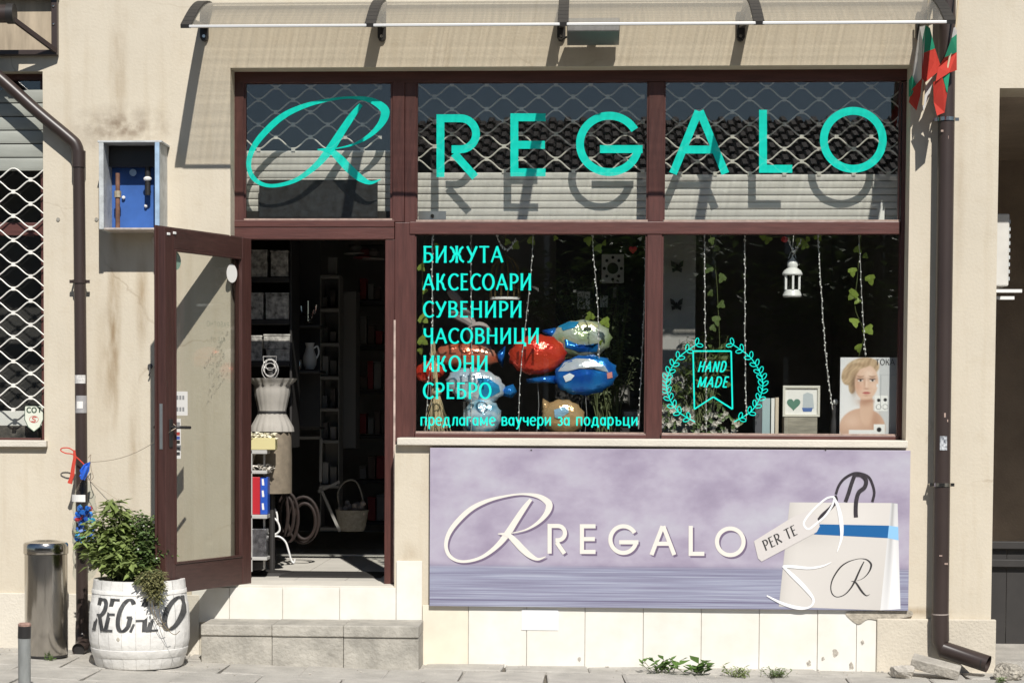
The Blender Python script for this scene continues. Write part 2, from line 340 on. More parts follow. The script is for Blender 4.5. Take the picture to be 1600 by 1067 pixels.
# ------------------------------------------------------------------ materials
def wall_material():
    m = mat('beige_plaster', (.61,.545,.435), .9, var=.07, vscale=1.6, bump=.10, bscale=55, detail=8)
    t = m.node_tree; b = t.nodes['Principled BSDF']; src = b.inputs['Base Color'].links[0].from_socket
    tc = t.nodes.new('ShaderNodeTexCoord')
    def mixin(fac, colr):
        nonlocal src
        mx = t.nodes.new('ShaderNodeMix'); mx.data_type = 'RGBA'; mx.blend_type = 'MULTIPLY'
        t.links.new(fac, mx.inputs[0]); t.links.new(src, mx.inputs[6]); mx.inputs[7].default_value = (*colr, 1); src = mx.outputs[2]
    def noise(scale, stretch, lo, hi, detail=5):
        mp = t.nodes.new('ShaderNodeMapping'); mp.inputs['Scale'].default_value = stretch; t.links.new(tc.outputs['Object'], mp.inputs[0])
        n = t.nodes.new('ShaderNodeTexNoise'); n.inputs['Scale'].default_value = scale; n.inputs['Detail'].default_value = detail; t.links.new(mp.outputs[0], n.inputs['Vector'])
        r = t.nodes.new('ShaderNodeMapRange'); r.inputs[1].default_value = lo; r.inputs[2].default_value = hi; t.links.new(n.outputs[0], r.inputs[0]); return r.outputs[0]
    def mul(a, b_):
        k = t.nodes.new('ShaderNodeMath'); k.operation = 'MULTIPLY'; t.links.new(a, k.inputs[0])
        if isinstance(b_, float): k.inputs[1].default_value = b_
        else: t.links.new(b_, k.inputs[1])
        return k.outputs[0]
    def blob(c, rx, rz):
        mp = t.nodes.new('ShaderNodeMapping'); mp.inputs['Location'].default_value = (-c.x/rx, 0, -c.z/rz); mp.inputs['Scale'].default_value = (1/rx, .01, 1/rz); t.links.new(tc.outputs['Object'], mp.inputs[0])
        g = t.nodes.new('ShaderNodeTexGradient'); g.gradient_type = 'SPHERICAL'; t.links.new(mp.outputs[0], g.inputs[0]); return g.outputs[1]
    mixin(mul(noise(3, (5,5,.35), .52, .75), .26), (.74,.67,.56))          # rain runs
    mixin(mul(noise(9, (1,1,1), .52, .72), .22), (.82,.77,.69))            # blotches
    sp = noise(14, (1,1,1), .30, .65)
    mixin(mul(mul(blob(W(190,200), .40, .17), sp), 1.0), (.36,.30,.26))      # soot over the meter box
    for x, y, rx, rz, a in ((178,500,.05,.75,.8),(222,470,.05,.40,.7),(186,110,.07,.55,.45),(210,700,.05,.5,.4),(1410,955,.35,.04,.7),(170,560,.09,.5,.5),(1500,300,.05,.6,.25),(640,870,.10,.10,.3)):
        mixin(mul(mul(blob(W(x,y), rx, rz), noise(10, (2,2,.5), .25, .6)), a*1.3), (.55,.45,.33))
    vo = t.nodes.new('ShaderNodeTexVoronoi'); vo.feature = 'DISTANCE_TO_EDGE'; vo.inputs['Scale'].default_value = .9
    nd = t.nodes.new('ShaderNodeTexNoise'); nd.inputs['Scale'].default_value = 3.5; nd.inputs['Detail'].default_value = 6; t.links.new(tc.outputs['Object'], nd.inputs['Vector'])
    va = t.nodes.new('ShaderNodeMixRGB'); va.inputs[0].default_value = .22; t.links.new(tc.outputs['Object'], va.inputs[1]); t.links.new(nd.outputs[1], va.inputs[2]); t.links.new(va.outputs[0], vo.inputs['Vector'])
    cr = t.nodes.new('ShaderNodeMapRange'); cr.inputs[1].default_value = .0; cr.inputs[2].default_value = .006; cr.inputs[3].default_value = 1; cr.inputs[4].default_value = 0; t.links.new(vo.outputs['Distance'], cr.inputs[0])
    mixin(mul(mul(cr.outputs[0], noise(1.3, (1,1,1), .50, .62)), .42), (.52,.45,.37))     # hairline cracks
    mixin(mul(noise(160, (1,1,1), .45, .75, 2), .22), (.80,.76,.70))                       # grain
    t.links.new(src, b.inputs['Base Color']); return m
M_WALL = wall_material()
M_PLINTH = mat('pale_plinth_render', (.66,.61,.52), .85, var=.10, vscale=3, bump=.2, bscale=70)
M_TILE = mat('cream_tile', (.77,.75,.70), .45, var=.08, vscale=5, bump=.04, bscale=25, col2=(.70,.67,.59), detail=8)
M_TILE2 = mat('warm_cream_tile', (.76,.69,.56), .5, var=.08, vscale=5)
M_GROUT = mat('grout', (.50,.46,.38), .9, var=.2, vscale=20)
M_STONE = mat('step_stone', (.40,.375,.325), .85, var=.34, vscale=7, bump=.45, bscale=45, detail=8)
M_PAVE = mat('paving_concrete', (.44,.415,.37), .9, var=.25, vscale=5, bump=.5, bscale=60, detail=8)
M_JOINT = mat('joint_dirt', (.16,.14,.11), .95, var=.4, vscale=14, bump=.6)
M_FRAME = mat('brown_wood_foil', (.090,.032,.026), .42, var=.30, vscale=9, stretch=(6,6,.5), bump=.08, bscale=30)
M_FRAMEH = mat('brown_wood_foil_horizontal', (.102,.037,.030), .42, var=.30, vscale=9, stretch=(.5,6,6), bump=.08, bscale=30)
M_DUST = mat('dusty_bead', (.40,.29,.24), .8, var=.3, vscale=25)
M_PIPE = mat('brown_downpipe', (.045,.031,.027), .38, var=.18, vscale=4, stretch=(1,1,.4))
M_BLACK = mat('black_plastic', (.025,.023,.022), .45)
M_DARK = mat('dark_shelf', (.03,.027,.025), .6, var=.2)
M_STEEL = mat('brushed_steel', (.50,.475,.44), .17, 1, var=.12, vscale=30, stretch=(1,1,.1))
M_ALU = mat('aluminium', (.75,.74,.72), .35, 1, var=.1, vscale=12, stretch=(.3,1,1))
M_SLAT = mat('pale_shutter_slat', (.82,.80,.76), .5, var=.14, vscale=6, stretch=(.4,1,2))
M_WIRE = mat('galvanised_wire', (.80,.78,.72), .5, .05, var=.15, vscale=20)
M_GLASS = glass('window_glass')
M_TEAL = mat('teal_vinyl', (.0,.82,.67), .45, spec=.3, var=.06, vscale=8)
def _thin_vinyl(m, a):      # thin film lets part of the light through
    t = m.node_tree; o = t.nodes['Material Output']; b = o.inputs[0].links[0].from_socket; tr = t.nodes.new('ShaderNodeBsdfTransparent'); tr.inputs[0].default_value = (.8,.97,.93,1)
    ms = t.nodes.new('ShaderNodeMixShader'); ms.inputs[0].default_value = a; t.links.new(b, ms.inputs[1]); t.links.new(tr.outputs[0], ms.inputs[2]); t.links.new(ms.outputs[0], o.inputs[0])
_thin_vinyl(M_TEAL, .10)
M_WHITE = mat('white_gloss', (.80,.79,.76), .4, var=.05)
M_PAPER = mat('paper', (.80,.78,.74), .7)
M_INK = mat('ink', (.025,.024,.024), .6)
M_FLOOR = mat('shop_floor_tile', (.58,.55,.49), .75, spec=.12, var=.10, vscale=4)
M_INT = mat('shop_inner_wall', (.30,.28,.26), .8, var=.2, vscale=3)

# ================================================================== SETTING
# ground sheet, road, pavement
gmb = MB(); gmb.poly([(-400,-400,-.32),(400,-400,-.32),(400,400,-.32),(-400,400,-.32)])
tag(gmb.build('ground', M_JOINT), kind='structure')
rmb = MB(); rmb.poly([(-200,-12.0,-.21),(200,-12.0,-.21),(200,-2.6,-.21),(-200,-2.6,-.21)])
tag(rmb.build('road', mat('asphalt', (.055,.053,.05), .85, var=.3, vscale=30, bump=.5, bscale=200)), kind='structure')
pv = MB()
xs = [-12,-3.4,-1,2.6,8]
for a, b in zip(xs, xs[1:]):
    pv.hexa([(a,-2.6,-.4),(b,-2.6,-.4),(b,.3,-.4),(a,.3,-.4),(a,-2.6,gz(a)-.022),(b,-2.6,gz(b)-.022),(b,.3,gz(b)-.022),(a,.3,gz(a)-.022)])
PAVE = tag(pv.build('pavement', M_JOINT), kind='structure')
op = MB().box(-60, 60, -19.7, -12.0, -.5, -.08); tag(op.build('far_pavement', M_PAVE), kind='structure')
rnd = random.Random(3)
for row, (ya, yb) in enumerate(((-.012,-.30),(-.306,-.80),(-.806,-1.30),(-1.306,-1.80),(-1.806,-2.40))):
    x = -4.3 + (.24 if row % 2 else 0) + rnd.uniform(-.05,.05)
    while x < 3.6:
        w = rnd.uniform(.44,.52); j = .007
        x1 = x+w
        dz = [rnd.uniform(-.007,.006) for _ in range(4)]; sk_ = rnd.uniform(-.02,.02)
        za, zb = gz(x), gz(x1); c = rnd.uniform(.006,.016)
        P = [(x+sk_,yb),(x1-j+sk_,yb),(x1-j,ya),(x,ya)]
        z = [za+dz[0], zb+dz[1], zb+dz[2], za+dz[3]]
        mb = MB(); mb.v = [(p[0],p[1],q-.05) for p,q in zip(P,z)]+[(p[0],p[1],q-c*.5) for p,q in zip(P,z)]
        cx, cy = sum(p[0] for p in P)/4, sum(p[1] for p in P)/4
        mb.v += [(p[0]+(cx-p[0])/abs(cx-p[0])*c, p[1]+(cy-p[1])/abs(cy-p[1])*c, q) for p,q in zip(P,z)]
        for a in range(4):
            b = (a+1)%4; mb.face(a,b,b+4,a+4); mb.face(a+4,b+4,b+8,a+8)
        mb.face(8,9,10,11)
        mb.build('paving_slab', M_PAVE, PAVE)
        x = x1
# kerb
mb = MB()
tag(MB().box(-12, 8, -2.75, -2.605, -.4, -.075).build('kerb', M_STONE), kind='structure')

# ------------------------------------------------------------------ the building
def holed(xc, zc, hole, Y0, Y1):
    mb = MB(); nx, nz = len(xc)-1, len(zc)-1
    solid = lambda i, k: 0 <= i < nx and 0 <= k < nz and not hole((xc[i]+xc[i+1])/2, (zc[k]+zc[k+1])/2)
    for i in range(nx):
        for k in range(nz):
            if not solid(i,k): continue
            a, b, c, d = xc[i], xc[i+1], zc[k], zc[k+1]
            mb.poly([(a,Y0,c),(b,Y0,c),(b,Y0,d),(a,Y0,d)]); mb.poly([(a,Y1,c),(a,Y1,d),(b,Y1,d),(b,Y1,c)])
            if not solid(i-1,k): mb.poly([(a,Y0,c),(a,Y0,d),(a,Y1,d),(a,Y1,c)])
            if not solid(i+1,k): mb.poly([(b,Y0,c),(b,Y1,c),(b,Y1,d),(b,Y0,d)])
            if not solid(i,k-1): mb.poly([(a,Y0,c),(a,Y1,c),(b,Y1,c),(b,Y0,c)])
            if not solid(i,k+1): mb.poly([(a,Y0,d),(b,Y0,d),(b,Y1,d),(a,Y1,d)])
    return mb
OX0, OX1, OZ1 = W(360,240).x, W(1421,300).x, W(890,104).z       # shop front opening
SILLZ = W(1000,697).z; DOORX1 = W(617,600).x; FLZ = W(490,915).z
LWX1 = W(68,400).x; LWX0 = LWX1-1.5; LWZ0 = W(35,690).z; LWZ1 = W(35,112).z
RX = W(1556,500).x; RZ = W(1580,138).z
BLD = thing('shop_building', 'beige plastered shop building with cream tiled base around the brown shopfront', 'building', (0,0,0))
def hole(x, z):
    return (OX0 < x < OX1 and SILLZ < z < OZ1) or (OX0 < x < DOORX1 and FLZ < z < OZ1) or (LWX0 < x < LWX1 and LWZ0 < z < LWZ1) or (x > RX and z < RZ)
holed(sorted([-7,LWX0,LWX1,OX0,DOORX1,OX1,RX,6]), sorted([-.4,FLZ,LWZ0,SILLZ,LWZ1,OZ1,RZ,7]), hole, 0, .36).build('wall', M_WALL, BLD)
# passage to the right of the pier: side and back walls, ceiling
pas = MB(); pas.box(RX+1.9, RX+2.1, .36, 3.8, -.4, 5); pas.box(RX-.2, RX+2.1, 3.8, 4.0, -.4, 5); pas.box(RX-.20,RX+2.1,.362,4.0,RZ+.02,RZ+.2); pas.box(RX-.10,RX-.004,.362,3.799,-.4,RZ+.019)
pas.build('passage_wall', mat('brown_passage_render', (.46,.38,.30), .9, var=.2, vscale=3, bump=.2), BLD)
# plinths
def grectpx(x0, y0, x1): # rect from y0 down to ground
    a = rect(x0,y0,x1,y0+50); return a[0], a[1], a[3]
for x0, x1, y0 in ((-260, 312, 926),):
    a, b, z = grectpx(x0,y0,x1); MB().box(a,b,-.018,-.0005,-.3,z).build('plinth', M_PLINTH, BLD, bevel=.005)
a, b, z = grectpx(1369, 966, 1552); MB().box(a,b+.012,-.028,-.0005,-.3,z).build('plinth', mat('pier_plinth_render', (.60,.54,.44), .9, var=.12, vscale=3, bump=.3, bscale=60), BLD, bevel=.008)
# patch of raw cement over the last tile
cz = [W(*p) for p in CR([(1322,955),(1365,954),(1418,952),(1424,961),(1400,966),(1378,969),(1356,966),(1342,974),(1330,968)],4,True)]
MB().prism([(p.x,p.z) for p in cz], -.022, -.0005).build('cement_patch', mat('raw_cement', (.47,.42,.34), .95, var=.3, vscale=18, bump=.5), BLD)
# base tiles under the sign
mb = MB().pbox(660, 950, 1370, 1100, -.006, -.0005); mb.build('grout_bed', M_GROUT, BLD)
xs = [660, 732, 823, 914, 1005, 1095.5, 1186, 1277, 1338, 1369]
for i, (a, b) in enumerate(zip(xs, xs[1:])):
    A = rect(a+.45, 947, b-.45, 1000); y = -.014 - (i*37 % 5)*.0006
    MB().box(A[0], A[1], y, -.006, gz((A[0]+A[1])/2)-.02, A[3]+.01).build('tile', M_TILE2 if i in (0,) else M_TILE, BLD, bevel=.0015)
for i, (x, y, q) in enumerate(((1305,1019,5),(1264,1036,4),(1286,1029,3),(1348,1003,3),(1330,1040,5),(905,1030,3))):
    rr_ = random.Random(i); p = W(x,y,-.0175); MB().poly([(p.x+q*.004*rr_.uniform(.5,1.1)*math.cos(R_(a)), -.0172, p.z+q*.006*rr_.uniform(.5,1.1)*math.sin(R_(a))) for a in range(0,360,30)]).build('mud_splash', mat('dried_mud', (.46,.42,.36), .95, var=.5, vscale=60), BLD)
# riser tiles below the door and the upright tile beside them
mb = MB().pbox(309, 921, 619, 1100, -.006, -.0005); mb.build('grout_bed', M_GROUT, BLD)
for i, (a, b) in enumerate(((300,359),(359,442),(442,531),(531,619))):
    A = rect(a+.45, 917.5, b-.45, 966.5); MB().box(A[0], A[1], -.013-i*.0005, -.0062, A[2]-.02, A[3]).build('tile', M_TILE, BLD, bevel=.0015)
A = rect(619.6, 876, 659.5, 1040); MB().box(A[0],A[1],-.014,-.0005,-.1,A[3]).build('tile', M_TILE, BLD, bevel=.0015)
# sill
A = rect(620, 686, 1419, 697.5, -.055); sl = MB().box(A[0],A[1],-.055,.142,A[2],A[3]); sl.build('window_sill', M_PLINTH, BLD, bevel=.006)
# shop interior shell
IX0, IX1, ID, IZ = OX0-.55, OX1+.22, 5.6, 4.3
sh = MB(); sh.box(IX0-.1,IX0,.362,ID,FLZ,IZ); sh.box(IX1,IX1+.1,.362,ID,FLZ,IZ); sh.box(IX0-.1,IX1+.1,ID,ID+.1,FLZ,IZ); sh.box(IX0-.1,IX1+.1,.362,ID+.1,IZ,IZ+.1)
sh.build('inner_wall', M_INT, BLD)
FL = tag(MB().box(IX0-.1,IX1+.1,.362,ID+.1,FLZ-.10,FLZ-.006).build('shop_floor', M_GROUT), kind='structure')
MB().box(OX0+.002, DOORX1-.002, -.004, .358, FLZ-.095, FLZ+.003).build('threshold', mat('threshold_stone', (.66,.62,.54), .8, var=.1, vscale=5, spec=.15), BLD, bevel=.004)
fw = .33
for i in range(9):
    for k in range(9):
        a, b = OX0+.02+(i-1)*fw, OX0+.02+i*fw-.003; c, d = .362+k*fw, .362+(k+1)*fw-.003
        if a < IX0: continue
        MB().box(a, b, c, d, FLZ-.006, FLZ).build('floor_tile', M_FLOOR, FL)
# room behind the left window
MB().box(LWX0-.1,LWX1+.02,.9,1.0,LWZ0-.2,LWZ1+.2).box(LWX0-.2,LWX0-.1,.362,1.0,LWZ0-.2,LWZ1+.2).box(LWX1+.02,LWX1+.1,.362,1.0,LWZ0-.2,LWZ1+.2).box(LWX0-.2,LWX1+.1,.362,1.0,LWZ1+.2,LWZ1+.3).box(LWX0-.2,LWX1+.1,.362,1.0,LWZ0-.3,LWZ0-.2).build('window_back_wall', M_DARK, BLD)
# roof slab over everything keeps the sky out
MB().box(-7,6,.37,7,5.6,5.8).build('roof_slab', M_STONE, BLD)

# ================================================================== SHOPFRONT
FY = .155      # front plane of the frame
SF = thing('shopfront', 'dark brown framed shopfront of four large windows and a fanlight over the door', 'shopfront', ((OX0+OX1)/2,.2,SILLZ))
def fbar(x0, y0, x1, y1, Y=FY, d=.075, m=None, par=SF, name='frame_bar', bev=.004):
    return MB().pbox(x0,y0,x1,y1,Y,Y+d).build(name, m or (M_FRAME if (y1-y0) > (x1-x0) else M_FRAMEH), par, bevel=bev)
fbar(352, 100, 1424, 128)                    # head
fbar(356, 128, 381, 348)                     # left post
fbar(613, 128, 632, 347); fbar(632.4, 128, 650, 348, FY+.003)    # twin mullion
fbar(1013, 128, 1037, 347, FY+.001); fbar(1407, 128, 1424, 690, FY+.001)
fbar(640, 346.5, 1407, 366, FY-.006)         # transom over the display windows
fbar(362, 344, 616, 355, FY-.008); fbar(364, 355.4, 616, 374, FY-.002)      # door head
fbar(616.4, 347.5, 648, 690, FY+.002)        # post beside the door
fbar(1010, 366, 1033, 690, FY); fbar(648, 677.5, 1010, 690, FY+.001); fbar(1033, 680, 1407, 690, FY+.001)
fbar(363, 374.3, 388, 914, FY+.004); fbar(601, 374.3, 616, 914, FY+.004)    # door jambs
# beads (dusty ledges and thin glazing strips)
for x0, y0, x1, y1 in ((381,341.5,613,344.4),(650,343.6,1013,346.4),(1037,343.6,1407,346.4)):
    MB().pbox(x0,y0,x1,y1,FY+.004,FY+.06).build('ledge_bead', M_DUST, SF)
for x0, y0, x1, y1 in ((381,128,384,341),(610,128,613,341),(650,128,652.5,343),(1010.5,128,1013,343),(1037,128,1039.5,343),(1404.5,128,1407,343),(648,366,650,677),(1007.5,366,1010,677),(1033,366,1035.5,680),(1403.5,366,1407,680),(648,674.6,1010,677.4),(1033,677.2,1407,679.8)):
    MB().pbox(x0,y0,x1,y1,FY+.010,FY+.05).build('glazing_bead', M_FRAME if y0 < 600 else M_DUST, SF)
# pale filler strip between door jamb and post
MB().pbox(614.6,500,617.6,910,FY-.001,FY+.01).build('filler_strip', mat('old_sealant', (.55,.42,.36), .8, var=.5, vscale=12), SF)
GY = FY+.030
PANES = {}
for k, (x0,y0,x1,y1) in dict(fan=(378,125,616,345), ul=(648,125,1015,348), ur=(1035,125,1409,348), ll=(645,362,1012,680), lr=(1030,362,1409,683)).items():
    PANES[k] = MB().pbox(x0,y0,x1,y1,GY,GY+.005).build('pane', M_GLASS, SF)
LT = pxplane(GY-.0015)
swash(PANES['fan'], M_TEAL, LT, 385, 152, 601, 290)
for c, p, *bx in (('R','ul',682,750,179,277),('E','ul',797.5,852.5,177.5,275.8),('G','ul',900,1004,175,275.5),('A','ur',1045,1140,173,271.5),('L','ur',1186,1238,172,270.3),('O','ur',1281,1385.5,167.5,270.3)):
    geo_letter(c, bx[0], bx[1], bx[2], bx[3], 12.4, PANES[p], M_TEAL, LT)
for txt, x0, x1, yt, yb in (('БИЖУТА',661,786,385,410),('АКСЕСОАРИ',661,831,428,453),('СУВЕНИРИ',661,816,471,495.5),('ЧАСОВНИЦИ',661,843,513,536.5),('ИКОНИ',661,763,556,580),('СРЕБРО',661,768,598,622.5)):
    letters(txt, PANES['ll'], M_TEAL, LT, x0=x0, x1=x1, ytop=yt, ybase=yb, thick=3.7, thin=2.5, serif=.09, gap=.12)
letters('предлагаме ваучери за подаръци', PANES['ll'], M_TEAL, LT, x0=657, x1=997, ytop=644, ybase=664.5, thick=2.5, thin=1.9, serif=.05, gap=.10)
# hand made badge: pennant, two words, laurel sprays
mb = MB(); bp = [(1083,548.5),(1142.5,548.5),(1144.5,639),(1114.5,620),(1085,639)]
for i in range(5):
    a, b = bp[i], bp[(i+1)%5]; mb.ribbon([a, b], 2.3, LT, k=i)
mb.build('pennant_outline', M_TEAL, PANES['lr'])
letters('HAND', PANES['lr'], M_TEAL, LT, x0=1090, x1=1133, ytop=564.5, ybase=581, thick=2.4, thin=2.2, shear=.25, gap=.2)
letters('MADE', PANES['lr'], M_TEAL, LT, x0=1089, x1=1136, ytop=588.5, ybase=605, thick=2.4, thin=2.2, shear=.25, gap=.14)
lau = CR([(1090,537),(1062,557),(1046.5,580),(1041,600),(1046,622),(1060,643),(1086,659)], 8)
for sgn in (1, -1):
    mx = lambda p: (p[0], p[1]) if sgn == 1 else (2*1116.5-p[0], p[1])
    mb = MB(); mb.ribbon([mx(p) for p in lau], 1.5, LT, k=0)
    for i in range(1, len(lau)-2, 4):
        p, q = lau[i], lau[i+1]; d = math.atan2(q[1]-p[1], q[0]-p[0])+math.pi
        for sd in (-.75, .75):
            c = (p[0]+math.cos(d+sd)*5.6, p[1]+math.sin(d+sd)*5.6); e = []
            for a in range(0,360,36):
                u, v = 5.2*math.cos(R_(a)), 2.7*math.sin(R_(a)); e.append(mx((c[0]+u*math.cos(d+sd)-v*math.sin(d+sd), c[1]+u*math.sin(d+sd)+v*math.cos(d+sd))))
            mb.ribbon(e, 1.3, LT, True, k=1+(i % 5)+(1 if sd > 0 else 0)*.5)
    mb.build('laurel_spray', M_TEAL, PANES['lr'])
# metal corner plate and cream tab seen in the upper panes
def corner(p, x0, y0, x1, y1):
    o = MB().pbox(x0,y0,x1,y1,.378,.382).build('lock_plate', M_ALU, p)
    MB().tube([W((x0+x1)/2,(y0+y1)/2,.377),W((x0+x1)/2,(y0+y1)/2,.366)], .012, 10).build('lock_cylinder', M_BLACK, o)

# ------------------------------------------------------------------ roller shutters with wave grille (behind the upper panes)
def grille(par, x0, x1, ytop, ybot, Y, r=.0052, dx=54.2, dy=19.4, phase=0):
    """each zigzag wire is one part; nodes carry small clasps"""
    n = int(math.ceil((ybot-ytop)/dy))
    for k in range(n):
        yb, yt = ybot-k*dy, ybot-(k+1)*dy
        pts = []; x = x0; i = 0
        mb = MB(); line = []
        half = dx/2; j0 = math.floor((x0-phase)/half); j1 = math.ceil((x1-phase)/half)
        for j in range(j0, j1+1):
            low = (j+k) % 2 == 0; yy = yb-1.6 if low else yt+1.6; xc = phase+j*half
            for q in (-2.6, 2.6): line.append((xc+q, yy, low, xc))
        line = [l for l in line if x0 <= l[0] <= x1]
        P = []
        for a, b in zip(line, line[1:]):
            P.append(W(a[0], a[1], Y))
            if a[2] != b[2]:
                for t in (.16, .32, .5, .68, .84):
                    e = t*t*(3-2*t)*.62+t*.38; P.append(W(a[0]+(b[0]-a[0])*t, a[1]+(b[1]-a[1])*e, Y))
        P.append(W(line[-1][0], line[-1][1], Y))
        mb.tube(P, r, 6)
        for l in line[::2]:
            if l[2]: c = W(l[3], yb, Y-.004); mb.box(c.x-.012, c.x+.012, c.y-.006, c.y+.010, c.z-.0125, c.z+.0125)
        mb.build('grille_wire', M_WIRE, par, smooth=True)
def slat(par, x0, y0, x1, y1, Y, m=None):
    """one shallow curved shutter slat"""
    A = rect(x0,y0,x1,y1,Y); h = A[3]-A[2]; mb = MB(); n = 6; prof = []
    for i in range(n+1):
        t = i/n; prof.append((Y-.0035*math.sin(math.pi*t)**.6, A[2]+h*(.03+.94*t)))
    for (ya,za),(yb,zb) in zip(prof, prof[1:]): mb.poly([(A[0],ya,za),(A[1],ya,za),(A[1],yb,zb),(A[0],yb,zb)])
    mb.poly([(A[0],Y+.012,A[2]),(A[1],Y+.012,A[2]),(A[1],Y+.012,A[3]),(A[0],Y+.012,A[3])])
    return mb.build('slat', m or M_SLAT, par, smooth=True)
SY = .385
for nm, lab, x0, x1, yt, ybot, slats, ph in (
   ('roller_shutter','half lowered wave grille shutter behind the first three big teal letters', 641, 1020, 118, 268, tuple((269.5+i*11.3,269.5+i*11.3+(11.0 if i%2 else 10.5)) for i in range(7)), 679),
   ('roller_shutter','half lowered wave grille shutter behind the last three big teal letters', 1026, 1418, 118, 272, tuple((272.5+i*11,272.5+i*11+(10.7 if i%2 else 10.2)) for i in range(7)), 1063),
   ('roller_shutter','half lowered wave grille shutter behind the teal swash capital over the door', 372, 618, 118, 234, tuple((235.5+i*10.8,235.5+i*10.8+(10.5 if i%2 else 10.0)) for i in range(9)), 404)):
    c = W((x0+x1)/2, 345, SY); t = thing(nm, lab, 'shutter', (c.x, SY, c.z), 'wave grille roller shutters over the windows')
    grille(t, x0, x1, yt, ybot, SY, phase=ph)
    for a, b in slats: slat(t, x0, a, x1, b, SY)
    MB().pbox(x0, 100, x1, 122, SY+.02, SY+.22).build('shutter_box', M_DARK, t)
    if x0 == 641:
        corner(t, 654, 330, 697, 345)
    if x0 == 1026:
        MB().pbox(1371,322,1382,344,.371,.373).build('paper_tab', M_PAPER, t)
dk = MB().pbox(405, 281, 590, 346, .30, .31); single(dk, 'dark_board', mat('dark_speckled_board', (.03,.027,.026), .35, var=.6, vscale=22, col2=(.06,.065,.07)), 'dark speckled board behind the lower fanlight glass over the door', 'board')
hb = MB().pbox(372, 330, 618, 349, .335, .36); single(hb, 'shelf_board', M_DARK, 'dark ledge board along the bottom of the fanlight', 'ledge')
# thing that keeps the shop dark above the display: false ceiling over the display
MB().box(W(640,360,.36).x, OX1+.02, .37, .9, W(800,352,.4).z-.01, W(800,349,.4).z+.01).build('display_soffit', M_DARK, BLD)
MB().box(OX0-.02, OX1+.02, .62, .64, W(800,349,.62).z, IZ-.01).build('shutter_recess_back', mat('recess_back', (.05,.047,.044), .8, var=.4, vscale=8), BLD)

# ------------------------------------------------------------------ open door
HX = W(387,640,.13).x; HY = .13
DZ1 = W(384,373,.13).z; DZ0 = W(388,911,.13).z
fe = W(252,640,-.70); dv = Vector((fe.x-HX, fe.y-HY, 0)); DW = dv.length; dv.normalize(); dn = Vector((dv.y, -dv.x, 0))   # dn: face seen by the camera
if dn.dot(CAM-Vector((HX,HY,0))) < 0: dn = -dn
DT = .058
DOOR = thing('glass_door', 'dark brown framed glass door standing open beside the white barrel', 'door', (HX,HY,DZ0))
def dpt(u, n, z): return Vector((HX,HY,0)) + dv*u + dn*n + Vector((0,0,z))
def dbox(u0, u1, n0, n1, z0, z1): 
    return [dpt(u0,n0,z0),dpt(u1,n0,z0),dpt(u1,n1,z0),dpt(u0,n1,z0),dpt(u0,n0,z1),dpt(u1,n0,z1),dpt(u1,n1,z1),dpt(u0,n1,z1)]
ST, TR, BR = .098, .125, .175
def dpart(name, m, *a, par=DOOR, bevel=.004): return MB().hexa(dbox(*a)).build(name, m, par, bevel=bevel)
M_DOORH = mat('brown_door_rail', (.062,.029,.024), .4, var=.3, vscale=9, stretch=(1,1,8), bump=.08, bscale=30)
M_DOORV = mat('brown_door_stile', (.070,.030,.025), .4, var=.3, vscale=9, stretch=(8,8,.5), bump=.08, bscale=30)
dpart('stile', M_DOORV, 0, ST, -DT/2, DT/2, DZ0, DZ1); dpart('stile', M_DOORV, DW-ST, DW, -DT/2, DT/2, DZ0, DZ1)
dpart('rail', M_DOORH, ST, DW-ST, -DT/2+.002, DT/2-.002, DZ1-TR, DZ1-.001); dpart('rail', M_DOORH, ST, DW-ST, -DT/2+.002, DT/2-.002, DZ0+.001, DZ0+BR)
dpart('overlap_lip', M_DOORV, DW-.022, DW+.012, -DT/2-.014, -DT/2, DZ0-.01, DZ1+.012)
dpart('overlap_lip', M_DOORH, 0, DW-.022, -DT/2-.014, -DT/2, DZ1-.03, DZ1+.012)
for u in (ST, DW-ST-.014):
    dpart('glazing_bead', M_DOORV, u, u+.014, DT/2-.022, DT/2+.004, DZ0+BR, DZ1-TR, bevel=.003)
dpart('glazing_bead', M_DOORH, ST+.014, DW-ST-.014, DT/2-.022, DT/2+.004, DZ0+BR, DZ0+BR+.014, bevel=.003); dpart('glazing_bead', M_DOORH, ST+.014, DW-ST-.014, DT/2-.022, DT/2+.004, DZ1-TR-.014, DZ1-TR, bevel=.003)
DP = dpart('pane', glass('door_glass', (.955,.96,.945)), ST-.01, DW-ST+.01, -.004, .004, DZ0+BR-.01, DZ1-TR+.01, bevel=0)
def dfn(n): return lambda u, v, k: dpt(u, n+k*.0003, v)
# lock plate, handle, cylinder, keep
zc = DZ0+1.00
lp = dpart('lock_faceplate', M_ALU, DW+.0005, DW+.003, -.011, .011, zc-.13, zc+.14, bevel=0)
hp = dpart('handle_plate', M_BLACK, DW-.068, DW-.036, DT/2, DT/2+.008, zc-.12, zc+.05)
MB().tube([dpt(DW-.052,DT/2+.006,zc),dpt(DW-.052,DT/2+.05,zc),dpt(DW-.06,DT/2+.058,zc),dpt(DW-.17,DT/2+.058,zc-.002)], .0095, 10).build('lever', M_BLACK, hp, smooth=True)
hp2 = dpart('handle_plate', M_BLACK, DW-.068, DW-.036, -DT/2-.022, -DT/2-.014, zc-.12, zc+.05)
MB().tube([dpt(DW-.052,-DT/2-.02,zc),dpt(DW-.052,-DT/2-.06,zc),dpt(DW-.06,-DT/2-.068,zc),dpt(DW-.17,-DT/2-.068,zc-.002)], .0095, 10).build('lever', M_BLACK, hp2, smooth=True)
for u, z in ((DW-.03,DZ1-.04),(DW-.09,DZ1-.03)):
    dpart('latch_fitting', M_WHITE, u-.018, u+.012, DT/2, DT/2+.006, z-.008, z+.008)
